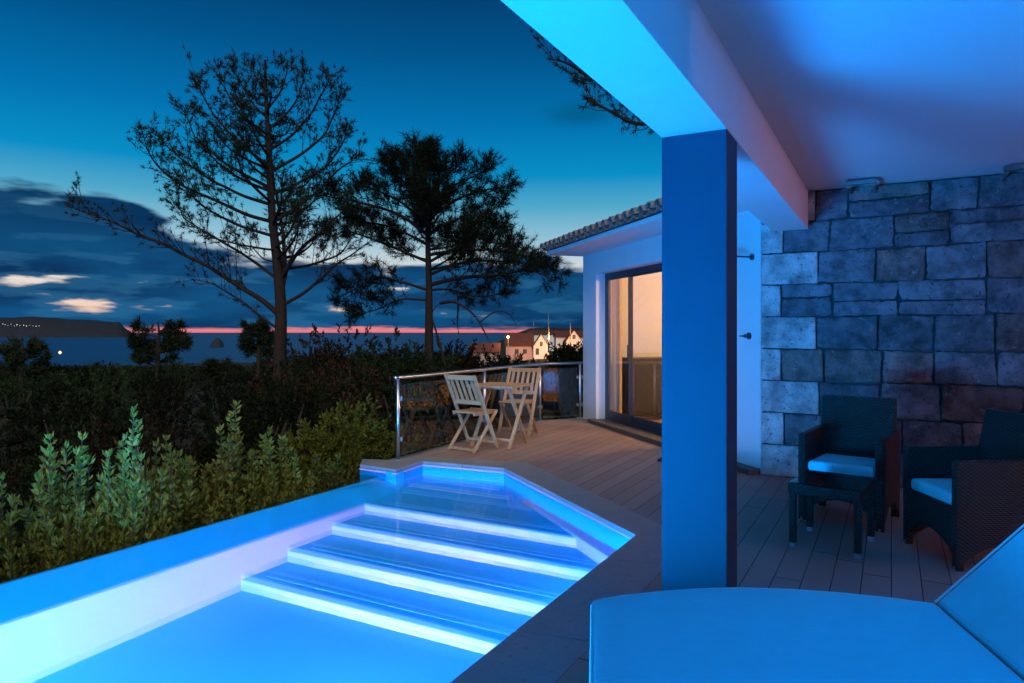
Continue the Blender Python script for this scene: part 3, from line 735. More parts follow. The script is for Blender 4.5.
cz=m.build('seat_cushion',M['cushion'],lo,smooth=True)
m=MB(); pl_=[Vector(ins(p,.003,zt-.008)) for p in loop]; m.tube(pl_+[pl_[0]],.0045,6,False); m.build('piping',M['piping'],cz,smooth=True)
# backrest slab
o_=Vector((.95,2.2,0))
a0=far[-1]-o_+Vector((.004,0,0)); b0=nearp[0]-o_+Vector((.004,0,0)); dirb=Vector((.78,-.03,.70)).normalized(); th_=Vector((dirb.z,0,-dirb.x))*.10
m=MB(); ptsb=[a0,b0,b0+dirb*.78,a0+dirb*.78]
L_=[]
def lp(ofs,ink):
    c_=sum(ptsb,Vector())/4; return [tuple(p+ofs+(c_-p).normalized()*ink) for p in ptsb]
rounded(m,[lp(th_,.02),lp(th_*.85,.0),lp(th_*.15,.0),lp(th_*.03,.012),lp(Vector((0,0,0)),.03)])
bk=m.build('back_cushion',M['cushion'],lo,bevel=.012)
m=MB(); m.tube([ptsb[0],ptsb[3],ptsb[2],ptsb[1]],.0045,6,False); m.build('piping',M['piping'],bk,smooth=True)
m=MB(); poly_=[(p.x,p.y) for p in loop]; m.prism([(cen.x+(x-cen.x)*.93,cen.y+(y-cen.y)*.9) for x,y in poly_],.10,.268); m.build('base_frame',M['wicker'],lo)
for (x,y) in ((-.6,.25),(.4,.25),(-.6,-.5),(.35,-.5)):
    m=MB(); m.tube([(x,y,0),(x,y,.101)],.025,10); m.build('leg',M['steel'],lo)
# ---------------------------------------------------------------- bistro set
def bistro_chair(loc,face,label):
    e=empty('folding_chair',loc,math.atan2(face.y,face.x)-R(90),label,'chair','slatted wooden folding chairs by the railing')
    hw=.215
    for sx in (-1,1):
        m=MB(); m.bar((sx*hw,-.24,.885),(sx*hw,.20,.0),.022,.042,(1,0,0)); m.build('leg',M['teak'],e,bevel=.003)
        m=MB(); m.bar((sx*(hw-.026),.21,.455),(sx*(hw-.026),-.22,.0),.022,.036,(1,0,0)); m.build('leg',M['teak'],e,bevel=.003)
    def yb(z): return -.24+(.885-z)*.44/.885
    m=MB(); m.bar((-hw+.012,yb(.855),.855),(hw-.012,yb(.855),.855),.022,.055,(0,0,1)); m.build('top_rail',M['teak'],e,bevel=.003)
    m=MB(); m.bar((-hw+.012,yb(.56),.56),(hw-.012,yb(.56),.56),.022,.05,(0,0,1)); m.build('lower_rail',M['teak'],e,bevel=.003)
    for i in range(5):
        x=-.15+i*.075; m=MB(); m.bar((x,yb(.83),.83),(x,yb(.585),.585),.036,.012,(0,1,0)); m.build('back_slat',M['teak'],e)
    m=MB()
    for i in range(7): y=-.17+i*.06; m.box(-hw+.04,hw-.04,y,y+.05,.44,.456)
    for sx in (-1,1): m.box(sx*(hw-.06)-.011,sx*(hw-.06)+.011,-.17,.235,.415,.44)
    m.build('seat',M['teak'],e,bevel=.002)
    m=MB(); m.bar((-hw+.03,-.19,.03),(hw-.03,-.19,.03),.02,.03); m.build('stretcher',M['teak'],e)
    m=MB(); m.bar((-hw+.01,.155,.09),(hw-.01,.155,.09),.02,.03); m.build('stretcher',M['teak'],e)
    return e
bistro_chair(Vector((-.46,8.13,0)),Vector((.60,.80,0)),'wooden folding chair with its slatted back towards the pool, nearest the pool')
bistro_chair(Vector((.09,9.33,0)),Vector((-.36,-.93,0)),'wooden folding chair on the far side of the small table by the railing post')
bt=empty('folding_table',Vector((-.14,8.45,0)),R(-26),'small slatted wooden folding table between the two folding chairs','table')
m=MB()
for i in range(8): x=-.31+i*.078; m.box(x,x+.068,-.31,.31,.722,.74)
for y in (-.24,.24): m.box(-.3,.3,y-.015,y+.015,.70,.722)
m.build('table_top',M['teak'],bt,bevel=.002)
for x in (-.25,.25):
    m=MB(); m.bar((x,-.27,0),(x,.22,.70),.022,.04,(1,0,0)); m.build('leg',M['teak'],bt)
    xx=x*.9; m=MB(); m.bar((xx,.27,0),(xx,-.22,.70),.022,.04,(1,0,0)); m.build('leg',M['teak'],bt)
m=MB(); m.bar((-.25,-.2,.1),(.25,-.2,.1),.02,.03); m.build('stretcher',M['teak'],bt)
# door mat behind the pillar
p_=G(657,461.5); m=MB(); m.box(0,.62,0,.38,0,.022)
setp(m.build('door_mat',M['rubber'],loc=(p_.x,p_.y,.001),rz=R(-28.8),bevel=.004),'thin black mat on the deck half hidden behind the pillar','mat')
# ---------------------------------------------------------------- plants
def leafq(mb,p,d,l,w,rnd,col=None):
    s=d.cross(Vector((rnd.uniform(-1,1),rnd.uniform(-1,1),rnd.uniform(-1,1))))
    if s.length<1e-3: return
    s.normalize(); n=len(mb.v)
    mid_=p+d*l*.55+s.cross(d)*w*.15
    mb.v+= [tuple(p),tuple(mid_+s*w/2),tuple(p+d*l),tuple(mid_-s*w/2)]; mb.f.append((n,n+1,n+2,n+3))
def shrub_mesh(seed,h,rad,nst,step=.055,ll=.085,lw=.026):
    rnd=random.Random(seed); lv=MB(); st=MB()
    for i in range(nst):
        a=rnd.uniform(0,2*math.pi); r=rad*math.sqrt(rnd.random()); hh=h*(1-.42*(r/rad)**1.3)*rnd.uniform(.78,1.04)
        b=Vector((r*.25*math.cos(a),r*.25*math.sin(a),0)); t_=Vector((r*math.cos(a),r*math.sin(a),hh)); q=Vector((r*.85*math.cos(a),r*.85*math.sin(a),hh*.5))
        pts_=[b.lerp(q,k/3).lerp(q.lerp(t_,k/3),k/3) for k in range(4)]
        st.tube(pts_,[.012,.009,.006,.003],4,False)
        shoots=[(pts_[1],pts_[3])]
        for k in range(3):
            s0=b.lerp(q,.5).lerp(q.lerp(t_,.6),rnd.uniform(.3,.9)); an=rnd.uniform(0,6.28); s1=s0+Vector((math.cos(an)*.13,math.sin(an)*.13,rnd.uniform(.12,.3))); shoots.append((s0,s1)); st.tube([s0,s1],[.004,.002],3,False)
        for s0,s1 in shoots:
            L=(s1-s0).length; m_=max(2,int(L/step)); ax=(s1-s0).normalized()
            for j in range(m_+1):
                p=s0.lerp(s1,min(1,max(0,(j+rnd.uniform(-.4,.4))/m_))); top_=j==m_
                for k in range(7 if top_ else 5):
                    an=rnd.uniform(0,6.28); o=Vector((math.cos(an),math.sin(an),0)); d=(o*(.55 if top_ else 1)+ax*rnd.uniform(.5,1.2)).normalized()
                    leafq(lv,p,d,ll*rnd.uniform(.7,1.15),lw,rnd)
    return lv,st
def bush_mesh(seed,rad,h,n,size):
    rnd=random.Random(seed); lv=MB(); st=MB()
    lobes=[(Vector((rnd.uniform(-.6,.6)*rad,rnd.uniform(-.6,.6)*rad,h*rnd.uniform(.35,.72))),rad*rnd.uniform(.35,.6)) for _ in range(9)]
    for c_,r_ in lobes: st.tube([(0,0,0),tuple(c_*.5+Vector((0,0,-.1))),tuple(c_)],[.05*rad,.03*rad,.012*rad],5,False)
    cl_=[]
    for i in range(n//14):
        c_,r_=rnd.choice(lobes); v=Vector((rnd.gauss(0,1),rnd.gauss(0,1),rnd.gauss(0,1)*.8)).normalized()*r_*rnd.uniform(.72,1.1)
        p=c_+v; 
        if p.z<.05: continue
        ax=(v.normalized()+Vector((0,0,.6))).normalized()
        for k in range(14):
            d=(ax+Vector((rnd.gauss(0,.6),rnd.gauss(0,.6),rnd.gauss(0,.6)))).normalized()
            leafq(lv,p+ax*rnd.uniform(-size,size),d,size*rnd.uniform(.7,1.3),size*.36,rnd)
    return lv,st
def mkplant(name,parts,label,cat,group,loc,rz,scale,mats):
    e=empty(name,loc,rz,label,cat,group); e.scale=scale
    parts[0].build('foliage',mats[0],e,recalc=False); parts[1].build('stem',mats[1],e,recalc=False)
    return e
# hedge row outside the weir
rnd=random.Random(11)
protos=[shrub_mesh(100+i,1.85,.42,34+3*i,.042,.068,.025) for i in range(4)]
pro_o=[None]*4; k=0
rows=[(.60,[(-.75+.44*q,1.) for q in range(13)]),(1.12,[(.05+.50*q,1.) for q in range(10)])]
hl_=[]
for off_,ss in rows:
    for s_,sc0 in ss:
        if off_<1: hh=rnd.choice((.95,1.05,1.17,1.28))
        else: hh=rnd.choice((1.22,1.36,1.5,1.3))
        p=Vector((-1.49,6.76,0))-W*(off_+.1+rnd.uniform(-.1,.1))-B*(s_+rnd.uniform(-.1,.1)); hl_.append((p,hh*(.74 if s_<.0 else (.9 if s_<.9 else 1)),off_<1))
for i,(p,hh,front) in enumerate(hl_):
    j=i%4; p.z=th(p.x,p.y)-.02
    pxx=PX0+F*p.x/p.y
    if pro_o[j] is None:
        e=mkplant('garden_shrub',protos[j],None,'shrub','pale green shrubs along the pool edge',p,0,(1,1,1),(M['leaf'],M['twig'])); pro_o[j]=e
    else:
        e=copy_tree(pro_o[j]); e.location=p
    e.rotation_euler=(0,0,rnd.uniform(0,6.28)); e.scale=(rnd.uniform(.85,1.1),rnd.uniform(.85,1.1),hh)
    e['label']=('short pale green leafy shrub in the front row against the outer edge of the pool' if front else 'taller pale green leafy shrub in the back row of the hedge beside the pool')
    e['category']='shrub'; e['group']='front row shrubs at the pool edge' if front else 'back row shrubs at the pool edge'
# larger rounded bush left of railing
def bigbush(px,pyt,Y,rad,mat,lab,seed,size,n,name='large_bush',grp=None,rz=0):
    x=(px-PX0)/F*Y; g=th(x,Y); ht=H+(PY0-pyt)/F*Y-g
    e=mkplant(name,bush_mesh(seed,rad,ht,n,size),lab,'bush',grp,(x,Y,g),rz,(1,1,1),(mat,M['twig'])); return e
bigbush(338,376,8.9,1.05,M['leaf'],'large grey green bush between the big pine trunk and the railing',301,.075,9000)
bigbush(388,392,12.5,1.3,M['leafdark'],'dark green bush directly behind the left railing post',302,.08,6000)
bigbush(405,346,21,2.4,M['leafgreen'],'mid green bush left of the second pine trunk, above the railing',303,.15,6500)
bigbush(350,338,30,3.6,M['leafbrown'],'tall russet bush on the skyline between the two pines',304,.2,6500)
bigbush(310,366,19,1.9,M['leafbrown'],'russet bush just right of the big pine trunk',305,.13,5500)
bigbush(442,338,27,2.2,M['leafbrown'],'russet bush directly behind the second pine trunk',306,.17,5000)
bigbush(572,341,46,1.5,M['leafdark'],'dark round tree top in front of the lit houses beside the white wing',307,.28,5000,'small_tree')
bigbush(474,360,30,2.6,M['leafdark'],'dark bush behind the handrail in front of the pink walled house',308,.2,5000)
bigbush(520,361,34,2.2,M['leafdark'],'low dark bush below the street lamp',309,.2,4500)
bigbush(120,420,11.5,1.3,M['leafbrown'],'brownish bush behind the middle of the hedge',310,.08,5500)
bigbush(205,402,12.5,1.4,M['leafdark'],'dark loose bush left of the big pine trunk',311,.085,5500)
# undergrowth bushes scattered
vars_=[]
grp=['dark bushes of the hillside','russet bushes of the hillside','green bushes of the hillside']
labs=['dark green bush on the shaded hillside below the pines','brownish bush on the shaded hillside below the pines','dull green bush on the shaded hillside below the pines']
M['leafumber']=leafmat('umber_leaf',(.009,.008,.005),(.036,.028,.016)); mts=[M['leafdark'],M['leafumber'],M['leafgreen']]
rnd=random.Random(77); bp=[None]*6
cells=[]
for Yd,pxs,hgt in ((13,range(-60,420,62),1.5),(18,range(-40,420,52),2.0),(25,range(-30,600,50),2.3),(36,range(-20,600,44),2.8),(55,range(-20,600,38),3.6),(85,range(-10,600,36),4.8),(130,range(-10,600,32),6.0),(220,range(-10,480,30),8.5),(380,range(-10,420,34),11)):
    for px in pxs: cells.append((Yd*rnd.uniform(.88,1.12),px+rnd.uniform(-14,14),hgt*rnd.uniform(.75,1.2)))
for Yd,px,hg in cells:
    if Yd<60 and rnd.random()<.3: continue
    hg*=rnd.uniform(.6,1.3)
    x=(px-PX0)/F*Yd; g=th(x,Yd)
    topy=PY0-(g+hg-H)/F**-1/Yd if False else PY0-(g+hg-H)*F/Yd
    lim=365 if px<255 else (349 if px<400 else (352 if px<455 else 362))
    if topy<lim:
        hg=(H+(PY0-lim-rnd.uniform(0,5))/F*Yd)-g
        if hg<.5: continue
    kind=(1 if rnd.random()<(.14 if px<280 else .5) else (2 if rnd.random()<.45 else 0)); j=kind*2+(1 if rnd.random()<.5 else 0)
    if bp[j] is None:
        e=mkplant('hillside_bush',bush_mesh(500+j,1.0,1.5,3600,.085),None,'bush',None,(x,Yd,g-.05),0,(1,1,1),(mts[kind],M['twig'])); bp[j]=e
    else: e=copy_tree(bp[j]); e.location=(x,Yd,g-.05)
    s_=hg/1.35; wsc=max(s_,.9*Yd/18); e.scale=(wsc*rnd.uniform(.7,1.15),wsc*rnd.uniform(.7,1.15),s_); e.rotation_euler=(0,0,rnd.uniform(0,6.28))
    setp(e,labs[kind],'bush',grp[kind])
# low ground cover as stuff
rnd=random.Random(5); m=MB()
for i in range(30000):
    Yd=rnd.uniform(5.5,22)**1.0; px=rnd.uniform(-120,640)
    if Yd<11 and px>330: continue
    x=(px-PX0)/F*Yd; p=Vector((x,Yd,0))
    if p.dot(W)>UO-.3: continue
    p.z=th(x,Yd)
    d=Vector((rnd.gauss(0,.5),rnd.gauss(0,.5),1)).normalized(); leafq(m,p,d,rnd.uniform(.15,.5),.03,rnd)
setp(m.build('ground_cover',M['leafdark'],recalc=False),'tangled dark undergrowth between the bushes','undergrowth',None,'stuff')
# ---------------------------------------------------------------- pines
def bez(pts_,n):
    out=[]; m_=len(pts_)-1
    for i in range(m_):
        p0=pts_[max(i-1,0)];p1=pts_[i];p2=pts_[i+1];p3=pts_[min(i+2,m_)]
        for k in range(n):
            t=k/n; out.append(.5*((2*p1)+(p2-p0)*t+(2*p0-5*p1+4*p2-p3)*t*t+(3*p1-p0-3*p2+p3)*t**3))
    out.append(pts_[-1]); return out
def tuft(nm,p,d,r,rnd,n=15,wd=.011):
    for k in range(n):
        v=(d*rnd.uniform(.2,1.1)+Vector((rnd.gauss(0,.6),rnd.gauss(0,.6),rnd.gauss(0,.6)))).normalized()
        s=v.cross(Vector((rnd.uniform(-1,1),rnd.uniform(-1,1),rnd.uniform(-1,1)))).normalized()*wd
        n_=len(nm.v); q=p+d*rnd.uniform(-.4,.4)*r
        nm.v+=[tuple(q-s),tuple(q+s),tuple(q+v*r*rnd.uniform(.7,1.2))]; nm.f.append((n_,n_+1,n_+2))
def limb(wm,nm,path,r0,rnd,dens,tr,sub,up=.35,tipgrow=1.0,bare=.25,cone=None,w=.011):
    pts_=bez(path,5); m_=len(pts_); wob=rnd.uniform(0,50)
    pts_=[p+Vector(mnoise.noise_vector(p*1.3+Vector((wob,0,0))))*.09*(i/m_) for i,p in enumerate(pts_)]
    wm.tube(pts_,[r0*(1-i/(m_-1))**.8+.006 for i in range(m_)],6,False)
    L=sum((pts_[i+1]-pts_[i]).length for i in range(m_-1))
    ns=int(L*(1-bare)/sub)
    for k in range(ns):
        f=bare+(1-bare)*(k+rnd.random())/ns; i=min(m_-2,int(f*(m_-1))); p=pts_[i].lerp(pts_[i+1],rnd.random())
        tg=(pts_[i+1]-pts_[i]).normalized(); sd=tg.cross(Vector((rnd.gauss(0,1),rnd.gauss(0,1),rnd.gauss(0,1)))).normalized()
        d=(tg*.55+sd*.75+Vector((0,0,up))).normalized(); l=rnd.uniform(.35,1.)*min(1.3,.30+L*.17)*(1.15-f*.65)
        c1=p+d*l*.5+Vector((0,0,l*.04)); c2=p+d*l+Vector((0,0,l*.22)); rr=r0*.22*(1-f*.6)+.004
        wm.tube([p,c1,c2],[rr,rr*.7,.004],4,False)
        for q in range(max(2,int(l*dens))):
            g=rnd.uniform(.25,1); b_=p.lerp(c1,g*2) if g<.5 else c1.lerp(c2,g*2-1)
            e_=(d+Vector((rnd.gauss(0,.7),rnd.gauss(0,.7),rnd.gauss(0,.5)+.35))).normalized(); tl2=rnd.uniform(.10,.32)
            wm.tube([b_,b_+e_*tl2],[.006,.003],3,False)
            if cone is None or rnd.random()<cone(b_): tuft(nm,b_+e_*tl2,e_,tr*rnd.uniform(.7,1.2),rnd,w=None) if False else tuft(nm,b_+e_*tl2,e_,tr*rnd.uniform(.7,1.2),rnd,wd=w)
        if cone is None or rnd.random()<cone(c2)+.2: tuft(nm,c2,d,tr*1.2,rnd,16,wd=w)
    if (cone is None and dens>12) or (cone is not None and cone(pts_[-1])>.6):
        for q in range(11 if cone is None else 7): tuft(nm,pts_[-1-min(q//2,m_-2)]+Vector((rnd.gauss(0,.12),rnd.gauss(0,.12),rnd.gauss(.06,.12))),Vector((0,0,1)),tr*1.2,rnd,18,wd=w)
    if cone is None or rnd.random()<cone(pts_[-1])+.3: tuft(nm,pts_[-1],(pts_[-1]-pts_[-2]).normalized(),tr*1.4,rnd,22,wd=w)
def build_pine(name,label,px,Y,trunk,limbs,r0,seed,dens,tr,sub,cone=None,extra=0,grp=None,zr=(0,1),w=.011,xl=(1.5,3.)):
    rnd=random.Random(seed); x0=(px-PX0)/F*Y; gz=th(x0,Y)-.2; o_=Vector((x0,Y,gz))
    def L(a,dy=0): 
        p=P(a[0],a[1],Y); p.y+=dy; p.x*= (Y+dy)/Y; p.z=H+(p.z-H)*(Y+dy)/Y; return p-o_
    wm=MB(); nm=MB(); tp_=[Vector((0,0,0))]+[L(a) for a in trunk]; tp_=bez(tp_,4); m_=len(tp_)
    wm.tube(tp_,[r0*(1-.86*(i/(m_-1))**.9)*(1.25 if i==0 else 1) for i in range(m_)],12,False)
    for path,rr in limbs:
        Lx=abs(path[-1][0]-path[0][0])/F*Y; dy=rnd.uniform(-.75,.75)*max(Lx,1.)
        n=len(path); limb(wm,nm,[L(a,dy*(i/(n-1))) for i,a in enumerate(path)],rr,rnd,dens,tr,sub,cone=cone,w=w)
    for k in range(extra):
        f=zr[0]+(zr[1]-zr[0])*((k+.5)/extra); i=min(m_-1,int(f*(m_-1))); b_=tp_[i]; a=rnd.choice((0,math.pi))+math.pi/2+rnd.uniform(-.9,.9)
        ln=(xl[1]+(xl[0]-xl[1])*((f-zr[0])/max(.01,zr[1]-zr[0])))*rnd.uniform(.8,1.15); o2=Vector((math.cos(a),math.sin(a),0))
        limb(wm,nm,[b_,b_+o2*ln*.45+Vector((0,0,ln*.10)),b_+o2*ln*.8+Vector((0,0,ln*.26)),b_+o2*ln+Vector((0,0,ln*.5))],r0*.26*(1-f*.5),rnd,dens,tr,sub,cone=cone,w=w)
    if dens>4:
        for q in range(14): tuft(nm,tp_[-1]+Vector((rnd.gauss(0,.14),rnd.gauss(0,.14),rnd.uniform(-.7,.1))),Vector((0,0,1)),tr*1.3,rnd,18,wd=w)
    e=empty(name,o_,0,label,'tree',grp)
    wm.build('trunk',M['bark'],e,smooth=True,recalc=False); nm.build('crown',M['needle'],e,recalc=False); return e
Y1=20.
tr1=[(279,400),(280,350),(281,310),(278,270),(273,225),(270,180),(268,135),(266,95),(265,60)]
l1=[([(282,318),(262,300),(235,284),(200,262),(150,240),(110,222),(72,207)],.085),
([(276,278),(255,262),(230,246),(205,232),(185,218),(178,204)],.05),
([(278,250),(262,249),(240,245),(215,238),(190,225)],.035),
([(273,222),(245,214),(215,200),(175,182),(152,160),(142,135)],.055),
([(272,205),(245,196),(215,182),(190,165),(170,150),(160,136)],.05),
([(270,188),(240,172),(215,155),(195,135),(183,108)],.05),
([(269,165),(245,148),(222,125),(205,100),(196,78)],.045),
([(268,140),(248,122),(230,98),(215,70)],.04),
([(267,118),(250,100),(240,80),(234,66)],.032),
([(266,95),(258,80),(252,64)],.025),
([(267,110),(280,92),(286,75),(288,62)],.03),
([(268,130),(288,112),(300,92),(304,72)],.035),
([(269,150),(292,135),(312,112),(324,92),(330,78)],.045),
([(270,172),(300,155),(322,136),(335,112),(340,95)],.045),
([(271,195),(300,182),(328,165),(342,145),(346,128)],.045),
([(273,222),(300,205),(325,185),(345,165),(360,155)],.045),
([(281,300),(284,262),(282,225),(275,190),(272,160)],.075),
([(283,275),(300,250),(320,232),(338,218),(352,205)],.06),
([(282,305),(305,292),(330,270),(350,255),(372,240)],.05),
([(283,290),(288,268),(296,245),(300,222)],.04),
([(280,330),(262,318),(240,300),(215,286),(190,280)],.04),
([(276,262),(262,258),(250,242),(252,228)],.02)]
def c1(p): return .30+.70*max(0,min(1,(p.z-6.0)/2.2))
build_pine('pine_tree','tallest pine, sparse round crown and one long bare limb reaching left',278,Y1,tr1,l1,.24,41,7.5,.13,.10,cone=c1,extra=26,zr=(.45,.90),xl=(.9,2.5),w=.009)
Y2=22.
tr2=[(429,380),(429,330),(429,290),(428,250),(427,210),(424,175),(416,150)]
l2=[([(428,190),(420,165),(414,145)],.04),([(428,215),(410,190),(395,172),(385,160)],.05),([(428,235),(400,215),(370,205),(345,200),(325,196)],.06),
([(428,262),(400,250),(370,238),(345,232),(328,240)],.05),([(428,290),(400,282),(375,278),(355,290),(335,300)],.045),([(427,200),(440,180),(455,168),(464,160)],.045),
([(428,220),(455,200),(485,190),(510,184)],.055),([(428,235),(455,220),(480,215),(500,205)],.05),([(429,255),(460,250),(490,250),(515,250),(500,243)],.05),
([(429,285),(460,278),(500,275),(530,272),(558,280)],.065),([(429,275),(465,262),(505,262),(540,265)],.055),([(428,290),(450,290),(480,296),(510,292)],.04),
([(427,195),(418,178),(404,168),(400,155)],.035),([(428,245),(395,228),(365,222),(348,215)],.05),([(427,225),(405,205),(375,190),(362,185)],.05),
([(428,205),(450,188),(475,175),(490,168)],.045),([(428,300),(400,300),(372,312),(350,318)],.035),([(428,210),(438,190),(440,172)],.04),([(429,262),(470,240),(490,228),(505,224)],.05)]
tree2=build_pine('pine_tree','dense spreading pine with flat layered crown, behind the glass railing',428,Y2,tr2,l2,.18,42,13,.22,.07,extra=20,zr=(.5,.92),xl=(.9,2.2),w=.009)
# arching dead branch as own dry shrub tree
build_pine('bare_tree','leafless arching branches rising from the bushes right of the second pine',470,21.,[(440,345),(432,315),(440,303)],[([(440,303),(455,302),(470,312),(482,328),(492,345)],.05),([(458,303),(458,318),(459,332)],.03),([(480,322),(495,312),(508,314),(515,325)],.02)],.05,43,2.5,.05,.35,cone=lambda p:.05)
# small distant pines
def smallpine(px,pyt,pyb,Y,wpx,seed,lab):
    rnd=random.Random(seed); hpx=pyb-pyt; l=[]
    for k in range(26):
        f=rnd.uniform(.12,.98); y0=pyb-hpx*f*.8; s=rnd.choice((-1,1)); wx_=wpx*.5*(1-.45*abs(f-.5))*rnd.uniform(.25,1.2)
        l.append(([(px,y0),(px+s*wx_*.55,y0-hpx*.06),(px+s*wx_,y0-hpx*.14*rnd.uniform(.4,1.4))],.03*Y/20))
    k=Y/20.
    e=build_pine('pine_tree',lab,px,Y,[(px,pyb-hpx*.3),(px+1,pyt+hpx*.3),(px,pyt+2)],l,.16*k**.5,seed,9/k,.17*k,.06*k,w=.016*k)
    return e
smallpine(158,319,372,60,50,61,'small dark pine silhouetted against the sea, midway to the left')
smallpine(22,340,385,45,42,62,'small spreading dark pine at the far left of the shoreline')
smallpine(259,320,362,60,26,63,'small dark pine just left of the big pine trunk')
smallpine(218,362,380,70,20,64,'low dark pine below the rock islet')
# overhanging pine behind the roof
Y3=12.
build_pine('pine_tree','pine whose drooping branch tips show beyond the edge of the porch beam',706,Y3,[(706,300),(706,150),(704,60),(702,-40)],
 [([(705,150),(680,128),(655,124),(630,122),(600,105),(588,98)],.05),([(705,90),(660,75),(620,85),(590,75),(566,62),(552,60)],.06),([(705,95),(670,100),(630,95),(600,82),(575,80)],.05),([(704,20),(670,10),(640,15)],.05),([(704,60),(740,40),(780,30)],.05)],.22,44,9,.11,.12,extra=4,zr=(.8,1.),xl=(1.,1.4),w=.008,cone=None)
# ---------------------------------------------------------------- houses beyond
def house(px0,px1,pybase,pyeave,pyridge,Y,lab,wallm,roofdir,gable_side,wins=(),depth=6.,label_cat='house',name='village_house'):
    x0=(px0-PX0)/F*Y; x1=(px1-PX0)/F*Y; z0=H-(pybase-PY0)/F*Y-2; ze=H-(pyeave-PY0)/F*Y; zr_=H-(pyridge-PY0)/F*Y
    e=empty(name,((x0+x1)/2,Y,z0),0,lab,'house','houses of the lit village'); hw=(x1-x0)/2; ze-=z0; zr_-=z0
    m=MB()
    if gable_side=='front':
        m.extr_y([(-hw,0),(hw,0),(hw,ze),(0,zr_),(-hw,ze)],0,depth)
    else: m.extr_x([(0,0),(depth,0),(depth,ze),(depth/2,zr_),(0,ze)],-hw,hw)
    m.build('wall',wallm,e)
    m=MB(); o=.35; th_=.18
    if gable_side=='front':
        for s in (-1,1):
            k=(zr_-ze)/hw
            m.extr_y([(0,zr_+.02),(s*(hw+o),ze-k*o+.02),(s*(hw+o),ze-k*o+.02+th_),(0,zr_+.02+th_)],-.3,depth+.3)
    else:
        k=(zr_-ze)/(depth/2)
        for s in (-1,1):
            yb_=depth/2
            m.extr_x([(yb_,zr_+.02),(yb_+s*(yb_+o),ze-k*o+.02),(yb_+s*(yb_+o),ze-k*o+.02+th_),(yb_,zr_+.02+th_)],-hw-.3,hw+.3)
    m.build('roof',M['redroof'],e)
    for (fx,fz,w_,h_) in wins:
        m=MB(); cx=-hw+2*hw*fx; zb=2+fz; m.box(cx-w_/2,cx+w_/2,-.05,.02,zb,zb+h_); m.build('window',M['anthracite'],e)
    return e
YH=170.
house(533.5,549,356,346,334.5,YH,'small white gabled house lit warm, right of the street lamp',M['house_white'],0,'front',((.5,2.4,.7,1.1),(.25,.3,.8,1.6)))
house(506,533,356,345,334,YH+1,'long low house with dark red roof behind the street lamp',M['house_pink'],0,'side',((.4,.6,.9,1.1),(.7,.6,.9,1.1)),depth=7)
house(470,499,362,352,344,YH-25,'low faded pink walled house left of the street lamp',M['house_pink'],0,'side',((.3,.5,.8,1.),),depth=6)
house(556,583,355,337,331.5,YH+14,'white two storey house glowing warm beside the white wing',M['house_white'],0,'side',((.2,.6,1.,1.4),(.55,.6,1.,1.4),(.55,3.,1.,1.1)),depth=8)
house(566,582,350,341,330.5,YH+6,'gabled end of a white house just left of the white wing',M['house_white'],0,'front',((.5,2.8,.8,1.1),),depth=6)
house(528,556,345,334.5,331,YH+60,'long pale roofed building behind the lit gabled house',M['house_white'],0,'side',(),depth=10)
def mast(px,pyt,pyb,Y,lab,grp='slim poles beside the village houses'):
    p=P(px,pyb,Y); q=P(px,pyt,Y); e=MB(); e.tube([(0,0,-1.5),(0,0,(q-p).z*.6),(0,0,(q-p).z)],[.16,.12,.07],8)
    return setp(e.build('pole',M['dullsteel'],loc=p,smooth=True),lab,'pole',grp)
mast(548.5,313,346,YH-12,'tallest pale pole in front of the lit gabled house')
mast(570.5,322,340,YH-8,'short pale pole beside the white two storey house')
mast(533.6,320,336,YH+40,'thin dark pole behind the lit village houses')
# street lamp
sp=P(508,358,150); sl=empty('street_lamp',(sp.x,sp.y,sp.z-1),0,'bright orange street lamp among the village houses','street lamp')
zt_=(P(508,337,150)-sp).z+1
m=MB(); m.tube([(0,0,0),(0,0,zt_+.25)],[.12,.07],8); m.bar((0,0,zt_+.25),(0,-1.1,zt_+.35),.08,.08); m.build('pole',M['steel'],sl)
m=MB(); m.box(-.18,.18,-1.5,-.9,zt_+.12,zt_+.3); m.build('lamp_head',M['steel'],sl)
m=MB(); m.tube([(0,-1.2,zt_+.11),(0,-1.2,zt_-.1),(0,-1.2,zt_-.25)],[.25,.3,.12],10); m.build('bulb',M['bulb'],sl)
# ---------------------------------------------------------------- lights
def light(name,typ,loc,energy,col,**kw):
    d=bpy.data.lights.new(name,typ); d.energy=energy; d.color=col
    for k,v in kw.items(): setattr(d,k,v)
    o=bpy.data.objects.new(name,d); COL.objects.link(o); o.location=loc; return o
def aim(o,target): o.rotation_euler=(Vector(target)-o.location).to_track_quat('-Z','Y').to_euler()
K_POOL=13.5
# blue underwater lamps near the hidden end and along the hidden right wall
for i,(du,db,en) in enumerate(((-1.1,-3.3,36),(-2.2,-3.9,40),(-1.5,-4.6,50),(-2.3,-5.3,50),(-1.6,-6.1,55),(-2.3,-6.8,55),(-1.3,-7.4,50))):
    light('pool_light','POINT',UV(bo_in+du,bA+db,-.30),en*K_POOL,(.0,.315,1),shadow_soft_size=.35)
o=light('pool_light','SPOT',UV(bo_in-.35,bA-2.5,-.13),42,(1,.75,.8),shadow_soft_size=.12,spot_size=R(62),spot_blend=1.); aim(o,G(400,668,-.57))
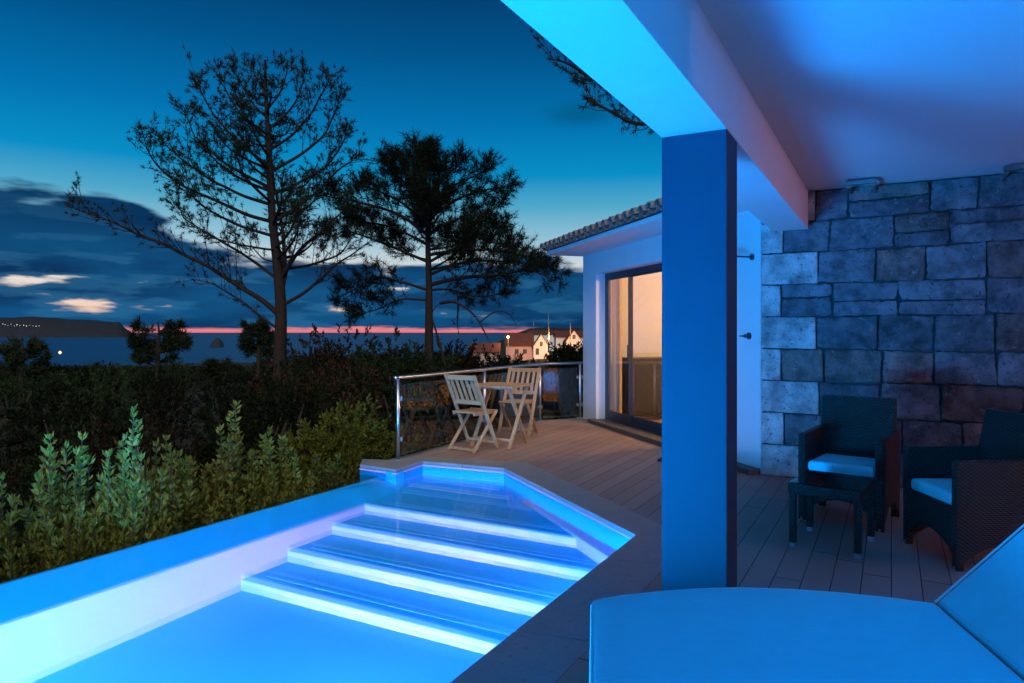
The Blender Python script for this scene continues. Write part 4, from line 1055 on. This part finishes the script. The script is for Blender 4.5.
# right wall lamps: whitish, horizontal, light the weir face and risers
for i,db in enumerate((-.5,-1.6,-2.7,-3.9,-5.2)):
    o=light('pool_light','AREA',UV(bo_in-.015,bA+db,-.24),4.6,(.75,.60,.9),shape='RECTANGLE',size=.9,size_y=.12,spread=R(45))
    aim(o,UV(UI,bA+db,-.34))
for db in (-.25,-.8,-1.35,-2.0,-2.8):
    light('pool_light','POINT',UV(bo_in-.09,bA+db,-.15),17,(.0,.315,1),shadow_soft_size=.03)
o=light('pool_light','AREA',UV(bo_in-1.3,bA-4.6,-.34),17,(.82,.66,.9),shape='RECTANGLE',size=2.2,size_y=.2,spread=R(34)); aim(o,UV(bo_in-1.3,bA,-.34)); 
# fixtures for the pool lamps
for db in (-1.6,-3.9):
    e=empty('pool_lamp',UV(bo_in-.012,bA+db,-.4),ROT_WB,'round underwater lamp in the pool wall below the coping','lamp','underwater lamps')
    m=MB(); m.tube([(0,0,0),(-.02,0,0)],.09,20); m.build('lens',M['poollens'],e)
# warm rooms
light('room_light','POINT',at_fac(2.3,1.8,2.15),230,(1,.56,.25),shadow_soft_size=.15)
lr=SR+W*3.4-B*1.9+Vector((0,0,1.62))
light('living_room_light','POINT',lr,105,(1,.34,.14),shadow_soft_size=.10)
o=light('added_beam_spot','SPOT',lr+Vector((0,0,.0)),120,(1,.26,.12),shadow_soft_size=.06,spot_size=R(36),spot_blend=1.0); aim(o,UV(P2.dot(W),C0.dot(B)-1.5,2.55))  # spot added to warm the beam side with less bounce from the floor
fl2=empty('floor_lamp',SR+W*3.4-B*1.9,ROT_WB,'floor lamp with glowing shade inside the living room beyond the porch','lamp')
m=MB(); m.tube([(0,.25,0),(0,.25,.02)],.15,20); m.tube([(0,.25,.02),(0,.25,1.3)],.012,8); m.build('stand',M['steel'],fl2)
m=MB(); m.tube([(0,.25,1.3),(0,.25,1.6)],[.2,.14],20); m.build('lamp_shade',M['lampshade'],fl2)
# street lamp light
light('street_lamp_light','POINT',Vector((sp.x,sp.y-3.2,sp.z+zt_-1.2)),1100,(1,.42,.12),shadow_soft_size=.3)
light('village_light','POINT',P(552,338,YH-12),6000,(1,.38,.12),shadow_soft_size=.5)
light('village_light','POINT',P(578,342,YH-6),3600,(1,.38,.12),shadow_soft_size=.5)
# soft sun added from behind to light shrubs, deck and facade
s=bpy.data.lights.new('sun','SUN'); s.energy=2.1; s.angle=R(50); s.color=(1,.93,.86)
so=bpy.data.objects.new('sun',s); COL.objects.link(so); so.rotation_euler=(-Vector((.03,-.80,.60))).to_track_quat('-Z','Y').to_euler()
# ---------------------------------------------------------------- render settings
sc.view_settings.view_transform='Standard'; sc.view_settings.look='None'; sc.view_settings.exposure=0; sc.view_settings.gamma=1
sc.render.engine='CYCLES'; cy=sc.cycles
cy.use_denoising=True
try: cy.denoiser='OPENIMAGEDENOISE'
except Exception: pass
cy.max_bounces=10; cy.diffuse_bounces=5; cy.glossy_bounces=4; cy.transmission_bounces=4; cy.transparent_max_bounces=16
cy.sample_clamp_indirect=4; cy.caustics_reflective=False; cy.caustics_refractive=True
